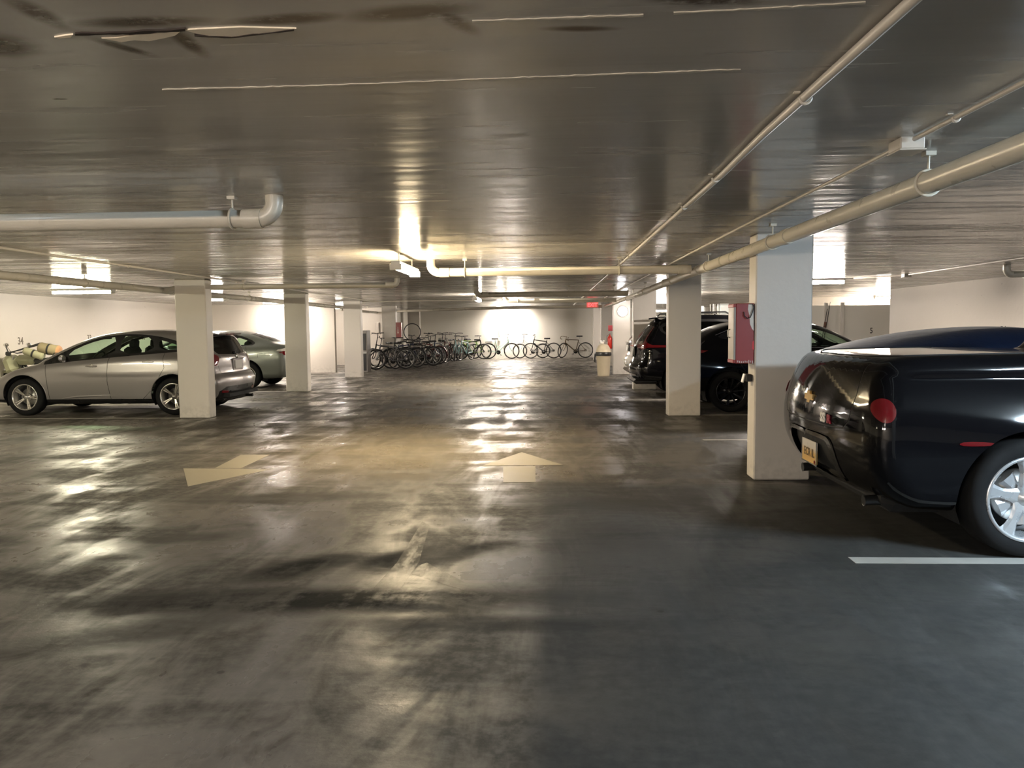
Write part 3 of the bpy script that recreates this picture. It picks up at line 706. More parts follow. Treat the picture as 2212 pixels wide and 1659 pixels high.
def wheel(root, x, y, R, r, w, side, style, rim_m=None, lb=None):
    """side +1: outer face towards +y"""
    s = side; rim_m = rim_m or M_ALLOY
    prof = [(r-.005, -w/2+.01), (r+.01, -w/2), (R-.035, -w/2), (R-.008, -w/2+.02), (R, -w/2+.05), (R, w/2-.05), (R-.008, w/2-.02), (R-.035, w/2), (r+.02, w/2+.004), (r, w/2-.006)]
    m = MB(); m.lathe([(a, -b*s) for a, b in prof], (0, 0, 0), 'Y', 56)
    t = m.build('tire', M_TYRE, root); t.location = (x, y, R)
    m = MB(); f = s*(w/2-.012)
    m.lathe([(r, f), (r-.006, f+s*.012), (r-.022, f+s*.010), (r-.03, f-s*.03), (r-.045, -s*w*.3)], (0, 0, 0), 'Y', 56)
    def spoke(a0, hw0, hw1, r0, r1, y0, y1, th=.022):
        ca, sa = math.cos(a0), math.sin(a0); vs = []
        for rr, hw, yy in ((r0, hw0, y0), ((r0+r1)/2, (hw0+hw1)/2*.9, (y0*.4+y1*.6)), (r1, hw1, y1)):
            for k, dy in ((-1, 0), (-.5, th), (.5, th), (1, 0)):
                vs.append((ca*rr-sa*hw*k, s*(yy+dy*.5), sa*rr+ca*hw*k))
        fs = []
        for i in range(2):
            for k in range(3): q = (i*4+k, i*4+k+1, i*4+5+k, i*4+4+k); fs.append(q if s < 0 else q[::-1])
        m.add(vs, fs)
    d = w/2-.035
    if style == 'twin5':
        for k in range(5):
            a = math.pi/2+2*math.pi*k/5+.35
            for e in (-1, 1): spoke(a+e*.10, .014, .017, .05, r-.02, d-.03, d)
    elif style == 'fork5':
        for k in range(5):
            a = 2*math.pi*k/5+.42
            spoke(a, .055, .030, .045, r*.58, d-.03, d-.015)
            spoke(a, .030, .062, r*.58, r-.015, d-.015, d, .03)
            spoke(a+.63, .028, .055, .05, r*.62, d-.05, d-.045)
    elif style == 'fan10':
        for k in range(10): spoke(2*math.pi*k/10+.1, .008, .034 if k % 2 else .022, .04, r-.02, d-.03, d)
    else:
        for k in range(7): spoke(2*math.pi*k/7, .02, .03, .05, r-.02, d-.03, d)
    m.lathe([(.001, s*(d+.004)), (.028, s*(d+.002)), (.034, s*(d-.01)), (.07, s*(d-.025)), (.075, s*(d-.05))], (0, 0, 0), 'Y', 24)
    o = m.build('rim', rim_m, t)
    m = MB(); m.lathe([(.001, s*(d-.10)), (r*.62, s*(d-.10)), (r*.62, s*(d-.13))], (0, 0, 0), 'Y', 40)
    m.build('brake_disc', M_STEEL if style != 'fan10' else M_TRIM, t)
    if style not in ('fan10',):
        MB().lathe([(.001, -s*w*.35), (r-.03, -s*w*.35)], (0, 0, 0), 'Y', 32).build('inner_barrel', M_WELL, t)
    return t
def chassis(root, S, sp, wheels_x, R, r, w, style, rim_m=None, track=None, arch=None, front_end=None):
    Wd = sp['w']; tr = track or Wd-.03; ar = arch or R+.06
    for wx in wheels_x:
        for s in (1, -1):
            wheel(root, wx, s*(tr-w/2), R, r, w, s, style, rim_m)
            m = MB(); n = 18                                   # dark liner round the wheel, open below
            pts = [(wx+(ar+.015)*math.cos(a), R+(ar+.015)*math.sin(a)) for a in [math.pi*(-.13)+math.pi*1.26*k/n for k in range(n+1)]]
            vs = [(p[0], s*(tr-.06), p[1]) for p in pts]+[(p[0], s*(tr-.42), p[1]) for p in pts]
            m.add(vs, [(i, i+1, n+2+i, n+1+i) for i in range(n)]); m.add(vs[n+1:], [tuple(range(n+1))])
            m.build('wheel_well', M_WELL, root)
def cabin(root, x_seats, zb, wide, zfloor=.32, dash=None, steer=True, rear=True):
    m = MB(); m.box((x_seats[0]-.9+.2, 0, zfloor), (2.9, wide*1.9, .06)); m.build('cabin_floor', M_SEATS, root)
    for i, x in enumerate(x_seats):
        for s in (-1, 1):
            m = MB()
            m.box((x, s*.36, .58), (.5, .48, .16), bev=.05)
            m.box((x-.24, s*.36, .88), (.14, .46, .62), Matrix.Rotation(-.2, 3, 'Y'), bev=.06)
            m.box((x-.32, s*.36, 1.235), (.09, .25, .17), Matrix.Rotation(-.12, 3, 'Y'), bev=.04)
            m.tube([(x-.30, s*.36+.05, 1.1), (x-.31, s*.36+.05, 1.2)], .008, 6); m.tube([(x-.30, s*.36-.05, 1.1), (x-.31, s*.36-.05, 1.2)], .008, 6)
            m.build('seat', M_SEATS, root)
    if dash:
        m = MB(); m.box((dash, 0, .80), (.42, wide*1.8, .22), bev=.07); m.box((dash-.12, wide*.42*1, .93), (.2, .4, .08), bev=.04); m.build('dashboard', M_SEATS, root)
        if steer:
            m = MB(); c = Vector((dash-.38, .36, .94)); R_ = Matrix.Rotation(math.radians(62), 3, 'Y')
            m.tube([R_ @ Vector((.18*math.cos(a), .18*math.sin(a), 0))+c for a in [2*math.pi*k/24 for k in range(24)]], .014, 8, closed=True)
            m.tube([c, c+Vector((.25, 0, -.1))], .03, 8); m.tube([R_ @ Vector((0, .17, 0))+c, R_ @ Vector((0, -.17, 0))+c], .012, 6); m.build('steering_wheel', M_SEATS, root)
def mirror(root, S, x, z, m, side=1, sc=1.0):
    p = Vector(S.proj('side', [(x, z)])[0])
    sc *= .85
    for s in (1, -1):
        mb = MB(); mb.box((p.x, s*(p.y+.10*sc), p.z+.03), (.08*sc, .20*sc, .12*sc), Matrix.Rotation(.0, 3, 'Z'), bev=.04*sc)
        mb.box((p.x+.01, s*(p.y+.0), p.z-.02), (.06, .08, .04), bev=.01); mb.build('door_mirror', m, root)
def handle(root, S, x, z, m, par=None):
    for i, s in enumerate((1, -1)):
        p = Vector(S.proj('side', [(x, z)])[0])
        mb = MB(); mb.tube([(x-.10, s*(p.y+.004), z), (x-.07, s*(p.y+.022), z+.002), (x, s*(p.y+.030), z+.006), (x+.07, s*(p.y+.022), z+.004), (x+.10, s*(p.y+.004), z)], [.010, .014, .015, .014, .010], 8)
        mb.lathe([(.001, s*(p.y+.001)), (.034, s*(p.y+.003)), (.04, s*(p.y-.004))], (x, 0, z), 'Y', 16)
        mb.build('door_handle', m, (par[i] if par and len(par) > i else root))
def plate(root, x, z, tilt, m, w=.305, h=.152, y=0, txt=None, txt_m=None):
    R_ = Matrix.Rotation(tilt, 3, 'Y')
    o = MB().box((x, y, z), (.010, w, h), R_, bev=.003).build('licence_plate', m, root); return o
def feat(name, kind, poly, m, **kw): return dict(name=name, kind=kind, poly=poly, mat=m, **kw)
def seams(lst, on='side', sides='each', w=.004, name='panel_gap'):
    return [feat(name, 'seam', l, M_GAP, on=on, sides=sides, w=w, off=-.002) for l in lst]

# ------------------------------------------------------------------ silver hatchback
M_SILVER = mat('silver_paint', (0.28, 0.262, 0.258), 0.32, 0.5, coat=.5, var=.02)
def hatchback():
    root = empty('hatchback_car', (-6.50, 13.80, 0), math.pi, 'silver five door hatchback parked behind the beige pillar', 'car')
    sp = dict(lower=[(-.72, .20), (-.84, .28), (-.88, .42), (-.90, .56), (-.86, .66), (-.80, .70), (-.79, .95), (-.74, 1.04), (-.2, 1.09), (1.2, 1.02), (1.95, .96), (2.3, .95), (2.75, .88), (3.15, .77), (3.42, .62), (3.52, .48), (3.5, .30), (3.38, .2), (1.5, .18)],
              house=[(-.77, .85), (-.75, 1.02), (-.66, 1.2), (-.58, 1.36), (-.44, 1.43), (.0, 1.465), (.6, 1.485), (1.15, 1.455), (1.6, 1.37), (2.05, 1.19), (2.55, .95), (2.5, .8), (.5, .7)],
              w=.90, wh=.80, zb=1.0, tum=.36, tuck=.09, shoulder=.07, bowr=.15, bowf=.32, bowh=.16, hx=.6, kH=.09, kJ=.04,
              flares=((0, .55, .42, .25, .018), (2.65, .55, .42, .25, .018)))
    DLO = [(2.42, .875), (1.93, 1.14), (1.58, 1.295), (1.23, 1.385), (.75, 1.41), (.33, 1.37), (.0, 1.29), (-.33, 1.165), (-.24, 1.105), (.05, 1.085), (.9, 1.02), (1.9, .935)]
    fw = [(1.86, .965), (1.88, 1.10), (1.55, 1.255), (1.2, 1.345), (1.07, 1.36), (1.06, 1.04)]
    rw = [(.97, 1.05), (.97, 1.37), (.72, 1.375), (.42, 1.34), (.36, 1.11)]
    qw = [(.27, 1.125), (.31, 1.305), (.1, 1.255), (-.16, 1.165), (-.12, 1.135)]
    fd = [(2.20, .27), (2.25, .88), (1.9, 1.0), (1.14, 1.1), (1.15, .6), (1.11, .27)]
    rd = [(1.10, .27), (1.14, .6), (1.13, 1.1), (.13, 1.15), (.16, .98), (.13, .82), (.34, .47), (.55, .27)]
    fe = [feat('window', 'side', fw, M_GLASS, under='fd', round=1, off=-.006, key='w1'), feat('window', 'side', rw, M_GLASS, under='rd', round=1, off=-.006, key='w2'), feat('window', 'side', qw, M_GLASS, round=1, off=-.006, key='w3'),
          feat('window_trim', 'side', DLO, M_TRIM, off=-.002, round=1, key='tr'),
          feat('rear_window', 'rear', [(0, 1.36), (.44, 1.34), (.54, 1.27), (.63, 1.10), (.56, 1.04), (0, 1.02)], M_DGLASS, sides='both', off=-.004),
          feat('windscreen', 'front', [(0, 1.02), (.64, 1.05), (.52, 1.36), (0, 1.40)], M_GLASS, sides='both', off=-.004),
          feat('tail_light', 'rear', [(.60, .99), (.70, 1.06), (.80, 1.04), (.86, .96), (.845, .86), (.72, .84), (.66, .90)], M_TAILRED, round=1, off=.004),
          feat('headlight', 'front', [(.50, .66), (.62, .78), (.80, .84), (.80, .74), (.66, .64)], M_CLEARLENS, round=1, off=.002),
          feat('reflector', 'rear', [(.52, .36), (.72, .37), (.72, .41), (.52, .40)], M_TAILRED, off=.003),
          feat('lower_trim', 'band', .285, M_TRIM, sides='both', key='lt'),
          feat('rear_valance', 'rear', [(0, .26), (.80, .26), (.78, .40), (.6, .47), (0, .47)], M_TRIM, sides='both', off=.001)]
    fe += seams([[(.0+.16, 1.1), (.16, .98), (.13, .82), (.34, .47), (.55, .275)], [(1.13, 1.03), (1.15, .6), (1.11, .275)], [(2.25, .90), (2.225, .6), (2.205, .275)]])
    fe += seams([[(.0, .705), (.62, .70), (.68, .84)], [(.56, 1.33), (.68, 1.07)]], 'rear', 'both')
    fe += [feat('door', 'side', fd, M_SILVER, key='fd'), feat('door', 'side', rd, M_SILVER, key='rd')]
    order = {'w1': 0}
    S, parts = car_body(root, sp, M_SILVER, fe, [(0, .33, .385), (2.648, .33, .385)], res=.04)
    for a, b in (('w1', 'fd'), ('w2', 'rd')):
        for i, o in enumerate(parts[a]): o.parent = parts[b][i]
    chassis(root, S, sp, (0, 2.648), .325, .235, .205, 'twin5', track=.89, arch=.37)
    cabin(root, (1.25, .25), 1.0, .68, dash=2.0)
    M_H = mat('bright_handle', (.62, .58, .54), .2, .6); handle(root, S, 1.42, .86, M_H, parts['fd']); handle(root, S, .42, .93, M_H, parts['rd'])
    mirror(root, S, 1.93, .97, M_SILVER)
    for s in (1, -1):                                      # crease low on the doors and the arch lips
        for wx in (0, 2.648):
            q = [(wx+.392*math.cos(a), .33+.392*math.sin(a)) for a in np.linspace(-.1, math.pi+.1, 30)]; q = [c for c in q if c[1] > .30]
            p3 = S.proj('side', q); MB().tube([(p[0], s*(p[1]-.002), p[2]) for p in p3], .009, 6).build('arch_lip', M_SILVER, root)
        q = densify([(1.98, .30), (1.7, .335), (1.1, .355), (.55, .365)], .05, False); p3 = S.proj('side', q); k = len(p3)
        MB().tube([(p[0], s*(p[1]-.010), p[2]) for p in p3], [.008+.016*math.sin(math.pi*min(1, i/(k-1)*1.3+.15)) if i < k-1 else .006 for i in range(k)], 8).build('side_crease', M_SILVER, root)
    m = MB(); m.box((-.58, 0, 1.40), (.20, 1.02, .028), Matrix.Rotation(-.16, 3, 'Y'), bev=.012); m.build('spoiler', M_SILVER, root)
    m = MB(); m.box((-.675, 0, 1.385), (.03, .34, .02), bev=.006); m.build('brake_light', M_TAILRED, root)
    bx = S.proj('rear', [(0, .83), (0, .97), (0, .6), (0, 1.08)])
    m = MB(); m.box((bx[0][0]-.0, 0, .84), (.02, .44, .20), bev=.008); m.box((bx[0][0]-.012, 0, .945), (.04, .46, .022), bev=.008); m.build('plate_recess', M_SILVER, root)
    plate(root, bx[0][0]-.016, .84, 0, mat('pale_plate', (.62, .60, .56), .4))
    MB().lathe([(.001, -.012), (.036, -.010), (.042, 0)], (0, 0, 0), 'X', 24).xf(Matrix.Translation((bx[1][0]-.0, 0, .985)) @ Matrix.Diagonal((1, 1.6, 1, 1))).build('badge', M_CHROME, root)
    m = MB(); m.tube([(bx[3][0]-.012, .0, 1.05), (bx[3][0]+.03, -.16, 1.09), (bx[3][0]+.06, -.30, 1.12)], .009, 6); m.sphere((bx[3][0]-.012, 0, 1.05), .03); m.build('rear_wiper', M_TRIM, root)
    m = MB(); m.tube([(-.55, -.5, .22), (-.86, -.5, .23)], .028, 12); m.box((-.5, 0, .25), (.5, 1.2, .12), bev=.05); m.build('exhaust', M_TRIM, root)
    m = MB(); m.box((1.62, 0, 1.345), (.03, .22, .06), bev=.012); m.build('inside_mirror', M_SEATS, root)
    m = MB(); m.tube([(.3, 0, 1.47), (.17, 0, 1.52)], .007, 6); m.build('aerial', M_TRIM, root)
    return root
hatchback()

# ------------------------------------------------------------------ grey sedan
M_GREYCAR = mat('grey_green_paint', (0.17, 0.185, 0.17), 0.28, 0.5, coat=.6, var=.02)
def sedan():
    root = empty('sedan_car', (-7.47, 19.49, 0), math.pi, 'grey sedan parked between the beige and greenish pillars', 'car')
    sp = dict(lower=[(-.98, .24), (-1.08, .36), (-1.12, .55), (-1.12, .72), (-1.10, .90), (-1.06, 1.04), (-.9, 1.09), (-.3, 1.08), (1.9, 1.0), (2.5, .96), (3.2, .82), (3.6, .68), (3.74, .5), (3.7, .3), (3.55, .2), (1.2, .18)],
              house=[(-1.0, 1.0), (-.72, 1.12), (-.35, 1.27), (.1, 1.40), (.6, 1.455), (1.1, 1.46), (1.6, 1.40), (2.1, 1.23), (2.75, .95), (2.5, .8), (.5, .8)],
              w=.92, wh=.80, zb=1.02, tum=.36, kJ=.14, bowr=.2, bowf=.3, bowh=.2, hx=.6, flares=((0, .6, .5, .3, .02), (2.78, .6, .5, .3, .02)))
    DLO = [(2.5, .95), (1.9, 1.22), (1.4, 1.36), (.8, 1.39), (.3, 1.35), (-.05, 1.23), (-.22, 1.13), (-.1, 1.06), (1.9, 1.0)]
    w1 = [(2.2, 1.0), (1.85, 1.19), (1.4, 1.32), (1.22, 1.34), (1.2, 1.05)]; w2 = [(1.12, 1.05), (1.14, 1.34), (.8, 1.35), (.36, 1.31), (.36, 1.075)]; w3 = [(.30, 1.08), (.31, 1.29), (.0, 1.19), (-.14, 1.12), (-.06, 1.09)]
    fe = [feat('window', 'side', w, M_GLASS, round=1, off=-.005, key='w%d' % i) for i, w in enumerate((w1, w2, w3))]
    fe += [feat('window_trim', 'side', DLO, M_TRIM, round=1, off=-.001),
           feat('rear_window', 'rear', [(0, 1.38), (.45, 1.36), (.60, 1.17), (0, 1.14)], M_DGLASS, sides='both', off=-.004),
           feat('windscreen', 'front', [(0, 1.05), (.62, 1.06), (.50, 1.36), (0, 1.38)], M_GLASS, sides='both', off=-.004),
           feat('tail_light', 'rear', [(.50, .86), (.50, .90), (.86, .93), (.90, .90), (.86, .83), (.62, .82)], M_TAILRED, off=.004),
           feat('light_strip', 'rear', [(.50, .90), (.50, .97), (.80, 1.0), (.885, .97), (.90, .93), (.86, .93)], M_CLEARLENS, off=.003),
           feat('lower_trim', 'band', .26, M_TRIM, sides='both'),
           feat('headlight', 'front', [(.50, .66), (.62, .76), (.80, .82), (.80, .72), (.66, .62)], M_CLEARLENS, round=1, off=.002)]
    fe += seams([[(.02, 1.06), (-.02, .9), (.25, .55), (.5, .28)], [(1.17, 1.03), (1.2, .6), (1.16, .28)], [(-.3, .78), (-.3, .88), (-.42, .88)]])
    fe += seams([[(0, .78), (.56, .78), (.6, 1.08)]], 'rear', 'both')
    S, parts = car_body(root, sp, M_GREYCAR, fe, [(0, .34, .40), (2.78, .34, .40)], res=.05)
    chassis(root, S, sp, (0, 2.78), .335, .23, .215, 'twin5', track=.91, arch=.385)
    cabin(root, (1.35, .4), 1.0, .68, dash=2.15)
    handle(root, S, .5, .93, M_GREYCAR); handle(root, S, 1.5, .90, M_GREYCAR); mirror(root, S, 2.0, 1.0, M_GREYCAR)
    x = S.proj('rear', [(0, .88)])[0][0]; plate(root, x-.01, .88, 0, mat('pale_plate', (.62, .60, .56), .4))
sedan()

# ------------------------------------------------------------------ SUVs and crossover on the right
M_BLACKCAR = mat('black_paint', (0.003, 0.003, 0.004), 0.06, 0.0, coat=0.0, spec=.35, var=.02)
M_WHITECAR = mat('white_paint', (0.62, 0.60, 0.56), 0.22, coat=1.0, var=.02)
def suv(loc, label, paint, silver=True, rails=True):
    root = empty('suv_car', loc, 0, label, 'car')
    sp = dict(lower=[(-.80, .36), (-.92, .40), (-.99, .52), (-.98, .66), (-.90, .74), (-.88, 1.0), (-.84, 1.12), (-.4, 1.16), (1.9, 1.08), (2.4, 1.05), (3.1, .98), (3.5, .8), (3.62, .6), (3.6, .4), (3.45, .26), (1.2, .24)],
              house=[(-.86, .95), (-.84, 1.15), (-.64, 1.42), (-.46, 1.60), (-.30, 1.655), (.2, 1.69), (.8, 1.69), (1.3, 1.65), (1.75, 1.50), (2.4, 1.08), (2.3, .85), (.5, .8)],
              w=.925, wh=.85, zb=1.1, tum=.30, tuck=.08, shoulder=.06, bowr=.18, bowf=.25, bowh=.16, hx=.6, kH=.10, flares=((0, .6, .5, .3, .025), (2.66, .6, .5, .3, .025)))
    DLO = [(2.1, 1.12), (1.7, 1.40), (1.35, 1.54), (.8, 1.59), (0, 1.58), (-.35, 1.53), (-.5, 1.40), (-.2, 1.20), (1.9, 1.11)]
    w1 = [(1.9, 1.14), (1.62, 1.37), (1.3, 1.49), (1.12, 1.51), (1.1, 1.16)]; w2 = [(1.02, 1.17), (1.04, 1.52), (.6, 1.54), (.16, 1.53), (.12, 1.2)]; w3 = [(.04, 1.21), (.06, 1.52), (-.28, 1.49), (-.42, 1.40), (-.2, 1.24)]
    fe = [feat('window', 'side', w, M_DGLASS, round=1, off=-.005, key='w%d' % i) for i, w in enumerate((w1, w2, w3))]
    fe += [feat('window_trim', 'side', DLO, M_TRIM, round=1, off=-.001),
           feat('rear_window', 'rear', [(0, 1.53), (.48, 1.52), (.58, 1.44), (.66, 1.20), (.60, 1.16), (0, 1.15)], M_DGLASS, sides='both', off=-.004),
           feat('windscreen', 'front', [(0, 1.14), (.66, 1.16), (.52, 1.52), (0, 1.56)], M_DGLASS, sides='both', off=-.004),
           feat('tail_light', 'rear', [(.40, 1.02), (.40, 1.075), (.66, 1.09), (.70, 1.15), (.63, 1.42), (.66, 1.43), (.75, 1.17), (.86, 1.09), (.905, 1.03), (.80, .985), (.62, .99)], M_TAILRED, off=.006),
           feat('light_bar', 'rear', [(.30, 1.075), (.30, 1.14), (.64, 1.15), (.66, 1.09)], M_CHROME, off=.006),
           feat('headlight', 'front', [(.45, .80), (.62, .90), (.84, .92), (.84, .80), (.66, .76)], M_CLEARLENS, off=.002),
           feat('lower_trim', 'band', .40, M_TRIM, sides='both'),
           feat('skid_strip', 'rear', [(0, .44), (.55, .44), (.62, .48), (0, .48)], M_ALLOY, sides='both', off=.008)]
    fe += seams([[(0, .82), (.66, .82), (.72, .95)]], 'rear', 'both') + seams([[(.06, 1.2), (.0, .9), (.28, .55), (.5, .42)], [(1.07, 1.1), (1.1, .6), (1.06, .42)]])
    S, parts = car_body(root, sp, paint, fe, [(0, .37, .42), (2.66, .37, .42)], res=.055)
    chassis(root, S, sp, (0, 2.66), .36, .235, .22, 'spoke7', track=.92, arch=.41)
    cabin(root, (1.3, .3), 1.1, .7, zfloor=.45)
    MB().box((-.52, 0, 1.615), (.24, 1.12, .03), Matrix.Rotation(-.14, 3, 'Y'), bev=.012).build('spoiler', paint if paint is M_WHITECAR else M_GLOSSBLACK, root)
    if rails:
        for s in (-1, 1): MB().tube([(-.3, s*.60, 1.66), (-.24, s*.60, 1.715), (.9, s*.59, 1.73), (1.0, s*.59, 1.68)], .016, 8).build('roof_rail', M_TRIM, root)
        for s in (-1, 1): MB().tube([(-.5, s*.585, 1.625), (.3, s*.60, 1.668), (1.2, s*.58, 1.645)], .012, 8).build('drip_rail', M_CHROME, root)
    x = S.proj('rear', [(0, .83), (0, 1.0)])
    MB().box((x[0][0]+.004, 0, .92), (.03, .62, .22), bev=.01).build('plate_recess', M_GLOSSBLACK, root)
    MB().box((x[0][0]-.02, 0, 1.04), (.03, .70, .03), bev=.01).build('tailgate_bar', M_CHROME, root)
    plate(root, x[0][0]-.02, .90, .08, mat('pale_plate', (.62, .60, .56), .4))
    MB().tube(arc((-.86, .25, .30), .035, 0, math.pi*2, 14, 'YZ')[:-1], .01, 6, closed=True).build('tow_hook', M_TRIM, root)
    m = MB(); m.box((-.70, 0, .33), (.5, 1.5, .10), bev=.04); m.build('under_tray', M_TRIM, root)
    mirror(root, S, 1.9, 1.12, paint, sc=1.1); handle(root, S, 1.4, 1.0, paint); handle(root, S, .35, 1.02, paint)
    return root
suv((2.66, 16.42, 0), 'black SUV with tall tail light behind the cream pillar', M_BLACKCAR)
suv((2.92, 20.05, 0), 'white SUV tail just showing before the globe lamp pillar', M_WHITECAR, rails=False)
def crossover():
    root = empty('crossover_car', (3.02, 13.9, 0), 0, 'black crossover with black spoked wheels beyond the tall bluish pillar', 'car')
    sp = dict(lower=[(-.76, .34), (-.86, .42), (-.90, .60), (-.86, .85), (-.80, 1.02), (-.6, 1.08), (0, 1.09), (1.9, 1.02), (2.4, 1.0), (3.1, .92), (3.45, .75), (3.55, .55), (3.5, .36), (3.3, .24), (1.2, .22)],
              house=[(-.80, .95), (-.72, 1.12), (-.45, 1.32), (-.12, 1.46), (.3, 1.545), (.85, 1.565), (1.3, 1.53), (1.7, 1.41), (2.5, 1.02), (2.3, .85), (.5, .8)],
              w=.92, wh=.82, zb=1.05, tum=.34, tuck=.08, shoulder=.08, bowr=.22, bowf=.25, bowh=.16, hx=.6, flares=((0, .62, .5, .3, .03), (2.64, .6, .5, .3, .03)))
    DLO = [(2.35, 1.05), (1.9, 1.27), (1.5, 1.41), (1.1, 1.475), (.5, 1.47), (.1, 1.40), (-.2, 1.28), (-.1, 1.22), (1.9, 1.06)]
    w1 = [(2.05, 1.09), (1.85, 1.235), (1.5, 1.365), (1.2, 1.42), (1.12, 1.1)]; w2 = [(1.04, 1.12), (1.1, 1.43), (.6, 1.425), (.22, 1.37), (.12, 1.22)]
    fe = [feat('window', 'side', w1, M_GLASS, round=1, off=-.005, key='w1'), feat('window', 'side', w2, M_DGLASS, round=1, off=-.005, key='w2'),
          feat('window_trim', 'side', DLO, M_TRIM, round=1, off=-.001),
          feat('rear_window', 'rear', [(0, 1.42), (.44, 1.40), (.60, 1.14), (0, 1.12)], M_DGLASS, sides='both', off=-.004),
          feat('windscreen', 'front', [(0, 1.10), (.64, 1.12), (.50, 1.43), (0, 1.46)], M_GLASS, sides='both', off=-.004),
          feat('tail_light', 'side', [(-.80, .93), (-.45, 1.00), (-.36, 1.035), (-.58, 1.045), (-.84, 1.03)], M_TAILRED, off=.005),
          feat('tail_light', 'rear', [(.35, .96), (.35, 1.01), (.85, 1.03), (.85, .94)], M_TAILRED, off=.005, key='tl2'),
          feat('headlight', 'front', [(.45, .74), (.62, .84), (.84, .86), (.84, .74)], M_CLEARLENS, off=.002),
          feat('lower_trim', 'band', .38, M_TRIM, sides='both')]
    fe += seams([[(.16, 1.15), (.1, .9), (.3, .6), (.5, .4)], [(1.08, 1.1), (1.1, .6), (1.06, .4)]])
    S, parts = car_body(root, sp, M_BLACKCAR, fe, [(0, .35, .415), (2.64, .35, .415)], res=.05)
    chassis(root, S, sp, (0, 2.64), .345, .25, .215, 'fan10', M_BLACKRIM, track=.945, arch=.40)
    cabin(root, (1.35, .4), 1.05, .68, zfloor=.42, dash=2.1)
    mirror(root, S, 2.02, 1.07, M_BLACKCAR); handle(root, S, 1.45, .96, M_BLACKCAR)
    q = S.proj('side', densify([(2.3, 1.085), (1.9, 1.295), (1.5, 1.435), (1.1, 1.495), (.5, 1.49), (.1, 1.42), (-.22, 1.29)], .08, False))
    for s in (1, -1): MB().tube([(p[0], s*p[1], p[2]) for p in q], .007, 6).build('window_strip', M_CHROME, root)
    q = S.proj('side', densify([(2.2, 1.055), (1.2, 1.075), (.1, 1.17)], .1, False))
    for s in (1, -1): MB().tube([(p[0], s*p[1], p[2]) for p in q], .007, 6).build('belt_strip', M_CHROME, root)
crossover()

